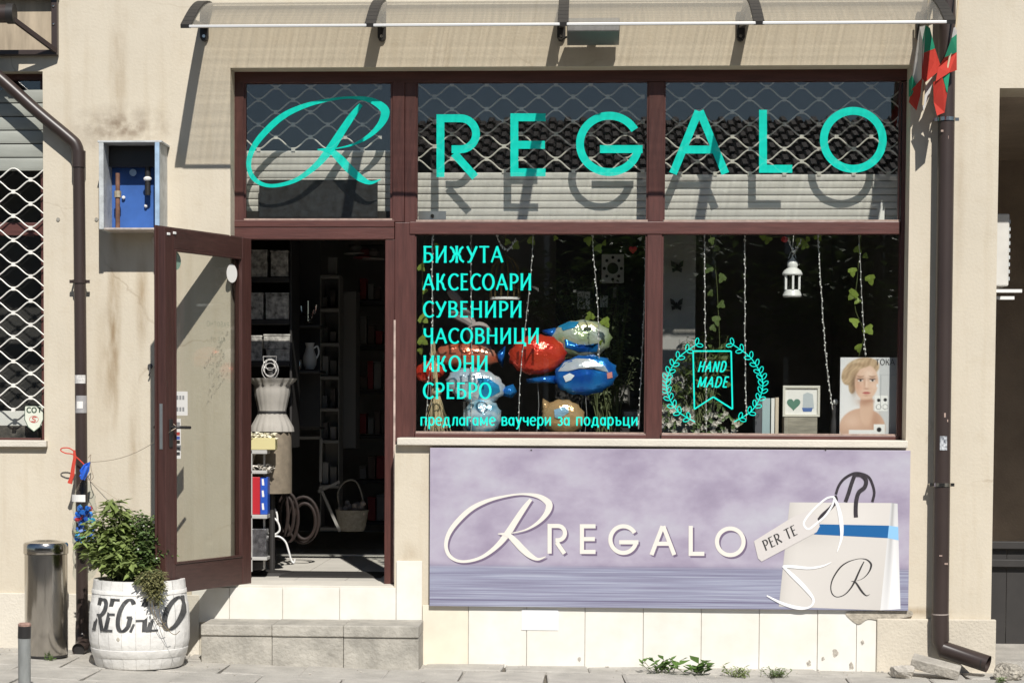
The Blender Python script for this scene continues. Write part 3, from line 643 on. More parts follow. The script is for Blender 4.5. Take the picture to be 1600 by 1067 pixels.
for z in (DZ0+.25,DZ0+1.1,DZ1-.3): 
    MB().tube([dpt(-.008,.01,z-.05),dpt(-.008,.01,z+.05)], .011, 8).build('hinge', M_PIPE, DOOR, smooth=True)
# stickers on the pane
def disc(u, z, ru, rz, m, name='round_sticker', n=.0055): MB().poly([dpt(u+ru*math.cos(R_(a)), n, z+rz*math.sin(R_(a))) for a in range(0,360,12)]).build(name, m, DP)
disc(ST+.085, DZ1-TR-.105, .058, .058, M_PAPER)
disc(DW-ST-.055, DZ1-TR-.065, .055, .055, mat('mint_sticker', (.36,.55,.46), .6), n=-.0055)
o = MB().poly([dpt(DW-ST-.02-u,.0057,z) for u,z in ((0,zc+.07),(.14,zc+.07),(.14,zc+.215),(0,zc+.215))]).build('door_notice', M_PAPER, DP)
for zz, s in ((zc+.165,'OTB'),(zc+.095,'RAB')):
    for i in range(3): MB().poly([dpt(DW-ST-.045-i*.03-u,.0062,zz+w) for u,w in ((0,0),(.02,0),(.02,.025),(0,.025))]).build('printed_word', mat('grey_print', (.3,.3,.3), .7), o)
o = MB().poly([dpt(DW-ST-.02-u,.0057,z) for u,z in ((0,zc-.19),(.07,zc-.19),(.07,zc+.05),(0,zc+.05))]).build('sticker_strip', M_PAPER, DP)
for z, c in ((zc-.05,(.45,.06,.05)),(zc-.075,(.08,.12,.40)),(zc-.10,(.03,.03,.03)),(zc-.14,(.12,.12,.12)),(zc+.01,(.3,.3,.3)),(zc-.17,(.05,.05,.05))):
    MB().poly([dpt(DW-ST-.03-u,.0062,z+w) for u,w in ((0,0),(.05,0),(.05,.02),(0,.02))]).build('card_mark', mat('print%.2f%.2f' % (c[0],c[2]), c, .6), o)
fm = mat('faded_print', (.40,.42,.33), .8)
for txt, ua, ub, z, h in (('PAБOTHO',.20,.44,1.62,.030),('BCEKИ',.26,.36,1.575,.016),('PAБ OT',.24,.40,1.52,.032),('HEД',.28,.35,1.47,.016),('OT PA',.24,.40,1.42,.032),('PAБOTA',.20,.42,1.375,.018)):
    txt = txt.replace('Д','A').replace('P','Р').replace('B','В')
    mb = MB(); x0p, x1p = 0, 100
    for c, strokes in glyphs(txt, x0=0, x1=100, ytop=0, ybase=12, thick=1.3, thin=1.1, gap=.14):
        for i, (P, ws) in enumerate(strokes):
            mb.ribbon(P, ws, lambda u, v, k: dpt(ua+(ub-ua)*u/100, -.0056-k*.0002, DZ0+z+h*(12-v)/12), k=i)
    mb.build('opening_hours', fm, DP)

# ------------------------------------------------------------------ steps
STEP = thing('entrance_step', 'low worn stone step of three blocks in front of the doorway', 'step', (W(485,1040).x,-.2,-.05))
zt = W(480,966.5,0).z; SYF = -.36
xs = [313.5, 425, 537, 655]
for i in range(3):
    xa, xb = W(xs[i]+.25,1000,SYF).x, W(xs[i+1]-.25,1000,SYF).x
    dz = (-.002,.0,.003)[i]; y = SYF - i*.012
    MB().box(xa+.001, xb-.001, y+.008, -.016, -.2, zt-.071).build('step_block', M_STONE, STEP, bevel=.004)
    MB().box(xa, xb, y-.004, -.016, zt-.070, zt+dz).build('tread_slab', M_STONE, STEP, bevel=.007)
# dark strip standing in for a shadow band on the shop floor
A = W(425,897,0); p = G(510,893,FLZ+.006); q = G(510,901,FLZ+.006)
xa, xb = G(425,897,FLZ+.006).x, G(600,897,FLZ+.006).x
single(MB().hexa([(xa+.07,q.y,FLZ+.001),(xb,q.y,FLZ+.001),(xb,p.y,FLZ+.001),(xa+.07,p.y,FLZ+.001),(xa+.07,q.y,FLZ+.011),(xb,q.y,FLZ+.011),(xb,p.y,FLZ+.011),(xa+.07,p.y,FLZ+.011)]), 'floor_shadow_strip', mat('shadow_strip_dark', (.025,.022,.02), .8, var=.3, vscale=30), 'narrow dark strip standing in for a shadow on the pale shop floor inside the door', 'shadow strip', bevel=.004)
p = G(510,868,FLZ)
single(MB().box(IX0+.02,IX1-.02,p.y,p.y+.04,FLZ+.0005,FLZ+.012), 'floor_strip', M_ALU, 'metal floor strip across the shop floor beyond the sunlit patch', 'strip')

# ================================================================== AWNING
AY, ZE = -.73, W(880,38,-.73).z
def awn(t):   # t 0 front lip -> 1 wall ; (Y,z)
    a = t*math.pi/2; return (AY*(1-t), ZE + .265*math.sin(a))
AX0, AX1 = W(284,38,AY).x, W(1491,38,AY).x
AW = thing('awning', 'long curved translucent canopy with black ribs over the shopfront', 'awning', (0,0,ZE))
def poly_mat():
    m = bpy.data.materials.new('smoked_polycarbonate'); m.use_nodes = True; t = m.node_tree; t.nodes.remove(t.nodes['Principled BSDF']); o = t.nodes['Material Output']
    tc = t.nodes.new('ShaderNodeTexCoord'); sx = t.nodes.new('ShaderNodeSeparateXYZ'); t.links.new(tc.outputs['Object'], sx.inputs[0])
    nz = t.nodes.new('ShaderNodeTexNoise'); nz.inputs['Scale'].default_value = 3; t.links.new(tc.outputs['Object'], nz.inputs['Vector'])
    def stripes(sock, freq, lo, hi, wob):
        a = t.nodes.new('ShaderNodeMath'); a.operation = 'MULTIPLY_ADD'; t.links.new(nz.outputs[0], a.inputs[0]); a.inputs[1].default_value = wob; t.links.new(sock, a.inputs[2])
        b = t.nodes.new('ShaderNodeMath'); b.operation = 'MULTIPLY'; t.links.new(a.outputs[0], b.inputs[0]); b.inputs[1].default_value = freq
        n = t.nodes.new('ShaderNodeTexNoise'); n.noise_dimensions = '1D'; n.inputs['Scale'].default_value = 1; n.inputs['Detail'].default_value = 2; t.links.new(b.outputs[0], n.inputs['W'])
        r = t.nodes.new('ShaderNodeMapRange'); r.inputs[1].default_value = .35; r.inputs[2].default_value = .65; r.inputs[3].default_value = lo; r.inputs[4].default_value = hi; t.links.new(n.outputs[0], r.inputs[0]); return r.outputs[0]
    s1 = stripes(sx.outputs[0], 44, .82, 1.0, .03); s2 = stripes(sx.outputs[1], 40, .84, 1.0, .01)
    k = t.nodes.new('ShaderNodeMath'); k.operation = 'MULTIPLY'; t.links.new(s1, k.inputs[0]); t.links.new(s2, k.inputs[1])
    mx = t.nodes.new('ShaderNodeMix'); mx.data_type = 'RGBA'; mx.inputs[6].default_value = (0,0,0,1); mx.inputs[7].default_value = (.99,.96,.90,1); t.links.new(k.outputs[0], mx.inputs[0])
    tr = t.nodes.new('ShaderNodeBsdfTransparent'); t.links.new(mx.outputs[2], tr.inputs[0])
    df = t.nodes.new('ShaderNodeBsdfDiffuse'); df.inputs[0].default_value = (.82,.79,.72,1); tl = t.nodes.new('ShaderNodeBsdfTranslucent'); tl.inputs[0].default_value = (.85,.82,.75,1)
    m1 = t.nodes.new('ShaderNodeMixShader'); m1.inputs[0].default_value = .5; t.links.new(df.outputs[0], m1.inputs[1]); t.links.new(tl.outputs[0], m1.inputs[2])
    m2 = t.nodes.new('ShaderNodeMixShader'); m2.inputs[0].default_value = .22; t.links.new(tr.outputs[0], m2.inputs[1]); t.links.new(m1.outputs[0], m2.inputs[2])
    gl = t.nodes.new('ShaderNodeBsdfGlossy'); gl.inputs['Roughness'].default_value = .15; fr = t.nodes.new('ShaderNodeFresnel'); fr.inputs[0].default_value = 1.45
    m3 = t.nodes.new('ShaderNodeMixShader'); t.links.new(fr.outputs[0], m3.inputs[0]); t.links.new(m2.outputs[0], m3.inputs[1]); t.links.new(gl.outputs[0], m3.inputs[2]); t.links.new(m3.outputs[0], o.inputs[0])
    return m
M_POLY = poly_mat()
ribs = [W(285,38,AY).x+.02, W(578,38,AY).x, W(880,38,AY).x, W(1186,38,AY).x, W(1490,38,AY).x-.02]
N = 18
for a, b in zip(ribs, ribs[1:]):
    mb = MB(); nx = 6
    for i in range(N+1):
        y, z = awn(i/N)
        for j in range(nx+1): mb.v.append((a+(b-a)*j/nx, min(y,-.003), z))
    for i in range(N):
        for j in range(nx): mb.face(i*(nx+1)+j, i*(nx+1)+j+1, (i+1)*(nx+1)+j+1, (i+1)*(nx+1)+j)
    mb.build('canopy_sheet', M_POLY, AW, smooth='all')
M_RIB = mat('black_rib_plastic', (.022,.020,.019), .6, var=.2)
for i, x in enumerate(ribs):
    mb = MB(); w = .031
    P = [awn(k/12) for k in range(13)]
    for (ya,za),(yb,zb) in zip(P, P[1:]):
        yb, ya = min(yb,-.004), min(ya,-.004)
        mb.hexa([(x-w,ya,za-.012),(x+w,ya,za-.012),(x+w,yb,zb-.012),(x-w,yb,zb-.012),(x-w,ya-.006,za+.010),(x+w,ya-.006,za+.010),(x+w,yb,zb+.012),(x-w,yb,zb+.012)])
    mb.build('rib', M_RIB, AW, smooth=True)
    bx = (W(320,55).x, W(597,55).x, W(877,55).x, W(1157,55).x, W(1438,55).x)[i]
    z1, z0 = W(bx*0+(320,597,877,1157,1438)[i],20).z, W((320,597,877,1157,1438)[i],66).z
    br = MB(); br.prism([(bx-.026,z0+.025),(bx-.016,z0+.005),(bx,z0),(bx+.016,z0+.005),(bx+.026,z0+.025),(bx+.026,z1),(bx-.026,z1)], -.03, -.001)
    br.bar((bx,-.02,z0+.09),(x,AY*.80,awn(.20)[1]-.02), .03, .022); br.bar((bx,-.02,z1-.02),(x,AY*.35,awn(.65)[1]-.02), .03, .022)
    b_ = br.build('bracket', M_BLACK, AW, bevel=.003)
    MB().tube([(bx,-.031,z0+.03),(bx,-.036,z0+.03)], .010, 10).build('screw', M_STEEL, b_)
for a, b in zip(ribs, ribs[1:]):
    MB().box(a+.02, b-.02, AY-.010, AY+.006, ZE-.010, ZE+.006).build('front_rail', mat('white_aluminium', (.66,.65,.63), .4, .3), AW, bevel=.003)
# little floodlight under the canopy
c = rect(886,41,968,66,-.20)
fl = thing('floodlight', 'small grey flat floodlight hanging under the canopy beside the middle rib', 'lamp', ((c[0]+c[1])/2,-.1,c[3]))
MB().hexa([(c[0],-.26,c[2]+.055),(c[1],-.26,c[2]+.055),(c[1],-.08,c[2]-.0),(c[0],-.08,c[2]-.0),(c[0],-.25,c[3]+.04),(c[1],-.25,c[3]+.04),(c[1],-.07,c[3]-.02),(c[0],-.07,c[3]-.02)]).build('lamp_body', mat('grey_lamp_metal', (.22,.22,.22), .3, .6), fl, bevel=.004)
MB().bar(((c[0]+c[1])/2,-.08,c[2]+.05),((c[0]+c[1])/2,-.001,c[2]+.05),.05,.02).build('lamp_arm', M_BLACK, fl)
MB().tube([(c[0]-.002,-.15,c[2]+.04),(c[0]-.03,-.12,c[2]+.03),(c[0]-.05,-.05,c[2]+.05)],.006,6).build('cable', M_BLACK, fl)


# ================================================================== DOWNPIPES
def pxtube(pts, Y, r, n=16): return [W(x, y, Y) for x, y in pts]
PD = thing('downpipe', 'brown downpipe on the left running down behind the steel bin', 'pipe', (W(122,1000).x,-.07,0))
PY = -.075
top = [W(-60,80,PY), W(-10,114,PY), W(60,176,PY), W(108,216,PY), W(119,228,PY), W(122.5,244,PY), W(123,262,PY)]
MB().tube(CR([tuple(p) for p in top], 4), .0385, 18).build('offset_pipe', M_PIPE, PD, smooth=True)
MB().tube([W(123,236,PY),W(123,262,PY)], .043, 18).build('collar', M_PIPE, PD, smooth=True)
MB().tube([W(123,250,PY),W(126,560,PY),W(127.5,760,PY),W(128.5,985,PY)], .0375, 18).build('pipe', M_PIPE, PD, smooth=True)
e0 = W(128.5,970,PY); e1 = W(124,1012,-.24)
MB().tube(CR([tuple(e0),(e0.x,PY-.01,e1.z+.06),(e1.x,-.14,e1.z+.01),(e1.x-.004,-.25,e1.z-.01)],5), [.041]*16, 18, cap=False).build('outlet_elbow', M_PIPE, PD, smooth=True)
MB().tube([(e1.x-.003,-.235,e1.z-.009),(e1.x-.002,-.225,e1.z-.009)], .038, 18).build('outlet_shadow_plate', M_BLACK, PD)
def clamp(par, x, y, Y, r, m=M_PIPE):
    c = W(x, y, Y); mb = MB().tube([(c.x,c.y,c.z-.011),(c.x,c.y,c.z+.011)], r+.006, 18); mb.box(c.x-r-.026,c.x-r,c.y-.006,c.y+.006,c.z-.010,c.z+.010); mb.box(c.x+r,c.x+r+.026,c.y-.006,c.y+.006,c.z-.010,c.z+.010)
    mb.tube([(c.x-r-.016,c.y,c.z),(c.x-r-.016,-.001,c.z)],.006,6); mb.build('clamp', m, par, smooth=True)
clamp(PD,124.5,440,PY,.0375)
def wrap(par, x, y0, y1, Y, r, m, a0=-75, a1=75, name='sticker'):
    c0, c1 = W(x,y1,Y), W(x,y0,Y); mb = MB(); n = 12
    for i in range(n+1):
        a = R_(-90+a0+(a1-a0)*i/n)
        for c in (c0, c1): mb.v.append((c.x+(r+.0012)*math.cos(a), c.y+(r+.0012)*math.sin(a), c.z))
    for i in range(n): mb.face(2*i,2*i+2,2*i+3,2*i+1)
    return mb.build(name, m, par, smooth='all')
wrap(PD,126.5,586,599,PY,.0375,mat('scuffed_label', (.68,.66,.63), .6, var=.4, vscale=60), -70, 60)
wrap(PD,127,618,645,PY,.0375,mat('grey_label', (.36,.35,.35), .6, var=.15, vscale=20))
wrap(PD,127.5,627,638,PY,.0385,M_PAPER,-35,25)
PR = thing('downpipe', 'brown downpipe on the right pier with a kicked out end above the rubble', 'pipe', (W(1470,1000).x,-.09,0))
QY = -.085; QR = .050
MB().tube([W(1482,-160,QY),W(1478.5,200,QY),W(1473,640,QY),W(1469,1002,QY)], QR, 18).build('pipe', M_PIPE, PR, smooth=True)
MB().tube([W(1469,960,QY),W(1469.5,1002,QY-.001),W(1474,1014,QY-.01),W(1544,1037,QY-.14)], QR+.003, 18, cap=False).build('outlet_elbow', M_PIPE, PR, smooth=True)
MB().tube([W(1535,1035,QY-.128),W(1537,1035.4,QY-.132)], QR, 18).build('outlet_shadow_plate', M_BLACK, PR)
clamp(PR,1478.5,187,QY,QR,M_STEEL); clamp(PR,1471.5,757,QY,QR,M_STEEL)
MB().tube([W(1469,958,QY),W(1469,962,QY)], QR+.002, 18).build('seam_ring', mat('pale_sealant', (.32,.27,.24), .8), PR)
wrap(PR,1472,681,703,QY,QR,mat('torn_sticker', (.70,.72,.74), .6, var=.85, vscale=55, col2=(.06,.07,.09)), -25, 25)
for x, y, w, h in ((1473,645,3,7),(1475,655,2,4),(1470,866,5,2),(1474,878,6,3),(1471,205,4,3),(1476,214,3,5)):
    wrap(PR, x, y, y+h, QY, QR, M_DUST, (x-1472)*5-w*2, (x-1472)*5+w*2, 'scuff')

# ================================================================== METER BOX
BY = -.245
X0,X1,Z0,Z1 = rect(156,223,249,359,BY)
MBX = thing('meter_box', 'open rusty wall box with blue back panel and pipe stub above the door', 'meter box', ((X0+X1)/2,0,Z0))
M_BOXG = mat('box_grey_paint', (.50,.52,.52), .55, var=.25, vscale=14, bump=.1)
M_BOXB = mat('box_light_blue', (.36,.50,.66), .5, var=.3, vscale=10)
M_BLUE = mat('box_blue_back', (.035,.12,.40), .5, var=.25, vscale=5)
MB().box(X0,X0+.022,BY,-.001,Z0,Z1).build('side_panel', M_BOXG, MBX, bevel=.002); MB().box(X1-.022,X1,BY,-.001,Z0,Z1).build('side_panel', M_BOXG, MBX, bevel=.002)
MB().box(X0-.012,X1+.016,BY-.008,-.001,Z1,Z1+.012).build('top_panel', M_BOXG, MBX, bevel=.002); MB().box(X0+.0225,X1-.0225,BY,-.001,Z0,Z0+.012).build('bottom_panel', mat('dusty_box_floor', (.50,.44,.40), .8, var=.35, vscale=20), MBX, bevel=.002)
MB().box(X0+.0225,X1-.0225,-.016,-.001,Z0+.0125,Z1-.001).build('back_panel', M_BLUE, MBX)
MB().box(X1-.022-.003,X1+.003,BY-.016,BY-.001,Z0+.002,Z1-.002).build('door_flange', M_BOXB, MBX, bevel=.002); MB().box(X0-.003,X0+.026,BY-.012,BY-.001,Z0+.002,Z1-.002).build('door_flange', M_BOXG, MBX, bevel=.002)
MB().box(X0+.023,X1-.023,-.10,-.03,Z1-.13,Z1-.001).build('shade_header', M_BLACK, MBX, bevel=.003)  # added black box that deepens the shadow in the upper meter box
M_RUST = mat('rusty_pipe', (.22,.11,.07), .8, var=.5, vscale=18)
px_ = W(184,300,-.12).x
MB().tube([(px_,-.12,Z0+.013),(px_,-.12,Z0+.36)], .014, 10).build('gas_pipe', M_RUST, MBX, smooth=True)
MB().tube([(px_,-.12,Z0+.21),(px_,-.12,Z0+.25)], .022, 8).build('valve_nut', mat('old_brass', (.42,.36,.26), .6, .3, var=.4, vscale=30), MBX)
p = W(208,270,-.05); MB().tube([(p.x,-.05,p.z),(p.x,-.058,p.z)], .022, 16).build('dial', M_BOXB, MBX); MB().tube([(p.x,-.05,p.z),(p.x,-.0165,p.z)],.006,6).build('dial_stem', M_STEEL, MBX)
p = W(231,280,-.08); MB().tube([(p.x,-.08,p.z+.10),(p.x,-.08,p.z-.10)], .018, 10).build('black_fitting', M_BLACK, MBX, smooth=True); MB().ball((p.x,-.09,p.z),(.026,.02,.016),10,6).build('white_cap', M_WHITE, MBX)
for x, y in ((228,322),(193,309),(180,244)):
    p = W(x,y,-.03); MB().ball((p.x,-.03,p.z),.012,8,5).build('bolt_head', M_WHITE, MBX)
o = MB().ball(W(241,375,-.006), (.02,.006,.024), 10, 6); single(o, 'wall_plug', M_PLINTH, 'small cream plug in the wall just below the open meter box', 'plug')
for i, (x, y, lab) in enumerate(((91,343,'small grey screw head in the wall left of the downpipe'),(151,343,'small grey screw head in the wall left of the meter box'))):
    p = W(x,y); single(MB().tube([(p.x,-.006,p.z),(p.x,.004,p.z)], .012, 10), 'wall_screw', mat('dull_zinc', (.30,.28,.24), .6), lab, 'screw')
p = W(235,575); single(MB().tube([(p.x,.002,p.z),(p.x,-.02,p.z),(p.x+.004,-.03,p.z-.03),(p.x-.004,-.03,p.z-.05)], .005, 6).tube([(p.x-.001,.002,p.z+.01),(p.x,-.012,p.z+.012)],.016,8), 'wall_hook', M_BLACK, 'small dark iron hook in the wall left of the open door', 'hook')

# ================================================================== LEFT WINDOW
LW = thing('grilled_window', 'brown framed window with white wave grille on the far left', 'window', (LWX1-.75,.2,LWZ0))
def lb(x0,y0,x1,y1,Y=.10,d=.06,m=M_FRAME,name='frame_bar'): return MB().pbox(x0,y0,x1,y1,Y,Y+d).build(name, m, LW, bevel=.003)
lb(-330,348,70,368,m=M_FRAMEH); lb(-330,113,70,126,m=M_FRAMEH,Y=.101); lb(64,126,72,690,Y=.102); lb(-330,683,64,692,m=M_FRAMEH,Y=.103)
LP = MB().pbox(-330,120,68,690,.125,.130).build('pane', M_GLASS, LW)
for i in range(6):
    ya = 141+i*21.2; slat(LW, -330, ya, 67, ya+20.6, .075, mat('grey_green_slat', (.33,.34,.30), .5, var=.18, vscale=6, stretch=(.4,1,2)))
grille(LW, -120, 82, 268, 640, .07, r=.0045, dx=54, dy=18.9, phase=21)
MB().pbox(-330,641,68,664,.30,.31).build('white_board', M_PAPER, LW)
MB().pbox(-330,664,60,688,.20,.30).build('inner_clutter', mat('window_clutter', (.16,.14,.12), .8, var=.9, vscale=22, col2=(.02,.02,.018)), LW)
A = rect(-340,687,72,697,-.045); MB().box(A[0],A[1],-.045,.10,A[2],A[3]).build('sill', M_PLINTH, LW, bevel=.004)
bd = [(39,634),(67,634),(67.5,655),(62,667),(53,674),(44,667),(38.5,655)]
mb = MB(); ppoly(mb, bd, .1, 0); bo = mb.build('alarm_badge', mat('badge_white', (.66,.68,.58), .6), LP)
mb = MB(); mb.ribbon(bd, 1.2, pxplane(.0994), True); mb.build('badge_border', mat('badge_green', (.05,.09,.06), .5), bo)
letters('COT', bo, mat('badge_green', (.05,.09,.06)), pxplane(.0988), x0=41.5, x1=65, ytop=636.5, ybase=644.5, thick=2.0, thin=1.8, gap=.12)
mb = MB(); mb.ribbon([(53+7*math.cos(R_(a)),655+5.2*math.sin(R_(a))) for a in range(0,360,20)],.7,pxplane(.0988),True); mb.ribbon(CR([(57,652),(52,651.5),(51,654),(55,656),(54,658.5),(49,658)],4),1.6,pxplane(.0986)); mb.build('badge_emblem', mat('badge_red', (.50,.10,.08), .5), bo)
# folded frame of the neighbour's blind, top left
FR = thing('wall_frame', 'dark brown metal frame with roller arm at the top left corner', 'frame', (W(60,60).x,-.05,W(60,85).z))
MB().pbox(-300,-160,88,-6,-.09,-.02).build('cassette', M_PIPE, FR, bevel=.004)
MB().pbox(80,-6,89,79,-.05,-.005).build('post', M_PIPE, FR, bevel=.003); MB().pbox(-300,79,89,86.5,-.052,-.004).build('bottom_bar', M_PIPE, FR, bevel=.003)
MB().tube([W(-280,22,-.30),W(15,22,-.30)], .055, 18).build('roller', M_PIPE, FR, smooth=True); MB().tube([W(12,22,-.30),W(23,22,-.30)], .062, 18).build('roller_end', M_BLACK, FR, smooth=True)
MB().bar(W(20,30,-.30), W(87,80,-.05), .022, .028).build('arm', M_PIPE, FR)
MB().pbox(-300,-6,80,79,-.003,-.001).build('backing_panel', mat('weathered_panel', (.44,.36,.26), .9, var=.3, vscale=5, stretch=(3,3,.5)), FR)
for y in (10,38):
    p = W(83.5,y,-.052); MB().ball((p.x,-.052,p.z),.009,8,5).build('rivet', M_STEEL, FR)

# ================================================================== STREET THINGS ON THE LEFT
# litter bin
c = G(72,1018,0); bc = Vector((W(72,930,-.40).x,-.40,0)); r = (W(104.5,930,-.40).x-W(39.5,930,-.40).x)/2; h = W(72,846,-.40).z
BIN = thing('litter_bin', 'round polished steel litter bin with open ring lid by the wall', 'bin', bc)
MB().lathe([(r*.97,0),(r*.99,.012),(r*.985,.02),(r,.024),(r,h-.075)], bc, 40).build('body', M_STEEL, BIN, smooth=True)
MB().lathe([(r+.005,h-.072),(r+.006,h-.07),(r+.006,h-.016),(r-.002,h-.004),(r*.55,h+.008),(r*.48,h+.004),(r*.46,h-.03)], bc, 40, cap=False).build('ring_lid', M_STEEL, BIN, smooth=True)
MB().lathe([(r*.98,h-.045),(.001,h-.045)], bc, 40, cap=False).build('inner_liner', M_BLACK, BIN)
MB().lathe([(r*1.005,0),(r*1.005,.013)], bc, 40).build('base_ring', M_BLACK, BIN, smooth=True)
# bollard
bx = W(38,1000,-1.85); bz = W(38,972,-1.85).z; g0 = gz(bx.x)
BO = thing('bollard', 'short grey pipe post with a blackened top in front of the steel bin', 'post', (bx.x,-1.85,g0))
MB().tube([(bx.x,-1.85,g0-.03),(bx.x,-1.85,bz-.085)], .034, 16).build('post', mat('worn_grey_paint', (.30,.31,.30), .45, .3, var=.35, vscale=16, stretch=(1,1,.3)), BO, smooth=True)
MB().tube([(bx.x,-1.85,bz-.085),(bx.x+.002,-1.85,bz-.02)], .0355, 16).build('tape_band', M_BLACK, BO, smooth=True)
MB().lathe([(.035,0),(.036,.012),(.028,.018),(.001,.016)], (bx.x+.002,-1.85,bz-.02), 16, cap=False).build('broken_rim', mat('rust_rim', (.40,.25,.20), .9, var=.5, vscale=40), BO)
# barrel planter
BYc = -.60; bX = W(218,980,BYc).x; bg = gz(bX); bt = W(218,909,BYc-.25).z
bw = (W(295,985,BYc).x-W(140.5,985,BYc).x)/2; bh = bt-bg
BA = thing('barrel_planter', 'white painted half barrel planter lettered in black, beside the doorway', 'planter', (bX,BYc,bg))
prof = [(.84,0),(.865,.015),(.93,.14),(.965,.24),(.972,.25),(.995,.30),(1.0,.45),(.992,.60),(.975,.72),(.965,.735),(.955,.745),(.925,.90),(.905,1.0)]
def brad(t):
    for (r0,z0),(r1,z1) in zip(prof, prof[1:]):
        if z0 <= t <= z1: return bw*(r0+(r1-r0)*(t-z0)/(z1-z0))
    return bw*.9
M_BAR = mat('white_barrel_paint', (.80,.78,.74), .6, var=.16, vscale=7, bump=.25, bscale=30, detail=8)
ns = 22
for i in range(ns):
    a0, a1 = 2*math.pi*(i+.008)/ns, 2*math.pi*(i+.992)/ns; mb = MB(); dr = random.uniform(-.0008,.0008)
    for rr, z in prof:
        for a in (a0, (a0+a1)/2, a1):
            q = bw*rr+dr-(.0006 if a != (a0+a1)/2 else 0); mb.v.append((bX+q*math.cos(a), BYc+q*math.sin(a), bg+z*bh))
    for k in range(len(prof)-1):
        for j in range(2): mb.face(k*3+j,k*3+j+1,k*3+j+4,k*3+j+3)
    b = len(mb.v); k = (len(prof)-1)*3
    for a in (a0, a1): mb.v.append((bX+(bw*.905-.025)*math.cos(a), BYc+(bw*.905-.025)*math.sin(a), bg+bh))
    mb.face(k,k+1,k+2,b+1,b)
    mb.v += [(x,y,z-.09) for x,y,z in mb.v[b:b+2]]; mb.face(b,b+1,b+3,b+2)
    mb.build('stave', M_BAR, BA, smooth=True)
MB().lathe([(bw*.825,.002),(bw*.90,.10),(bw*.93,.30),(bw*.90,.85*bh)], (bX,BYc,bg), 32, cap=False).build('inner_shell', M_GROUT, BA)
for t0, t1 in ((.13,.225),(.845,.895)):
    mb = MB(); P = []
    for t in (t0, t0+.005, t1-.005, t1): P.append((brad(t)+(.0032 if t0 < t < t1 else .001), t*bh))
    mb.lathe(P, (bX,BYc,bg), 44, cap=False); mb.build('hoop', M_BAR, BA, smooth=True)
MB().lathe([(bw*.88,0),(.001,.03)], (bX,BYc,bg+bh-.05), 24, cap=False).build('soil', mat('potting_soil', (.05,.038,.028), .95, var=.5, vscale=40, bump=1), BA)
def barrelfn(u, v, k):       # photo px -> barrel skin
    z = W(u, v, BYc-bw*.9).z; t = (z-bg)/bh; q = brad(max(0,min(1,t)))+.0045+k*.0003
    x = W(u, v, BYc-bw*.75).x-bX; s = max(-.985, min(.985, x/q)); a = math.asin(s)
    return Vector((bX+q*math.sin(a), BYc-q*math.cos(a), z))
letters('REGALO', BA, mat('black_sign_paint', (.03,.03,.032), .6, var=.9, vscale=14, col2=(.10,.10,.10)), barrelfn, x0=141, x1=276, ytop=935, ybase=986, thick=7.2, thin=3.0, serif=.13, shear=.24, gap=.04)
p = W(185,999,BYc-bw); MB().ball((p.x,p.y+.012,p.z),(.016,.006,.016),8,5).build('bung', M_GROUT, BA)

# plants in the barrel
def leafmat(n, c, isl=.35): return mat(n, c, .55, island=isl, trans=.25)
ML1, ML2, ML3, ML4 = leafmat('green_leaf', (.22,.28,.085)), leafmat('dark_green_leaf', (.11,.17,.05)), leafmat('dry_trailing_leaf', (.24,.23,.10)), leafmat('weed_leaf', (.09,.17,.03))
M_STEM = mat('green_stem', (.10,.12,.04), .7)
def bush(name, label, base, specs, nleaf, lsize, m, seed, droop=.25, wr=.45, flowers=0, cat='plant', stems=14):
    rr = random.Random(seed); t = thing(name, label, cat, base); st = MB(); lf = MB(); fl = MB(); base = Vector(base)
    tips = []
    for c, rad, wgt in specs:
        for _ in range(int(stems*wgt)):
            d = Vector((rr.gauss(0,1), rr.gauss(0,1), rr.gauss(0,1))); d = d.normalized()*rr.uniform(.55,1)
            tip = Vector(c)+Vector((d.x*rad[0], d.y*rad[1], d.z*rad[2]))
            b0 = base+Vector((rr.uniform(-.08,.08), rr.uniform(-.08,.08), 0)); mid = b0.lerp(tip,.5)+Vector((0,0,.05))
            cv = CR([tuple(b0), tuple(mid), tuple(tip)], 8); st.tube(cv, [.004-.003*i/len(cv) for i in range(len(cv))], 5); tips.append(cv)
    n_each = nleaf//max(1,len(tips))
    for cv in tips:
        for k in range(n_each):
            i = min(len(cv)-1, int(len(cv)*(rr.uniform(.25,1)**.7))); p = Vector(cv[i])
            a = rr.uniform(0,6.28); d = Vector((math.cos(a), math.sin(a), rr.uniform(-.6,.5)-droop))
            p = p+d.normalized()*rr.uniform(.0,.025); s = lsize*rr.uniform(.55,1.25)
            lf.leaf(p, d, Vector((rr.uniform(-.5,.5), rr.uniform(-.5,.2), 1)), s, s*wr, .2)
            if flowers and rr.random() < flowers: fl.ball(p+d*.01, .006, 6, 4)
    st.build('stems', M_STEM, t); lf.build('foliage', m, t)
    if fl.v: fl.build('blossom', M_WHITE, t)
    return t
bz0 = bg+bh-.03
bush('leafy_herb', 'tall leafy green herb growing on the left side of the white barrel', (bX-.08,BYc,bz0), [(W(176,812,BYc),(.12,.14,.10),1.2),(W(146,838,BYc),(.10,.12,.12),1.4),(W(190,850,BYc),(.20,.18,.15),2.4),(W(160,868,BYc),(.15,.18,.11),2.2),(W(200,880,BYc-.1),(.17,.14,.07),1.8),(W(179,788,BYc),(.04,.04,.05),.6)], 2400, .072, ML1, 4, stems=17)
bush('flowering_bush', 'dense dark green bush with tiny white flowers behind the open door edge', (bX+.12,BYc-.02,bz0), [(W(235,835,BYc),(.13,.14,.13),2),(W(236,868,BYc),(.14,.16,.11),2),(W(224,815,BYc),(.07,.08,.06),.8)], 3000, .036, ML2, 9, droop=0, wr=.6, flowers=.05, stems=20)
tb = W(245,905,BYc-bw*.95)
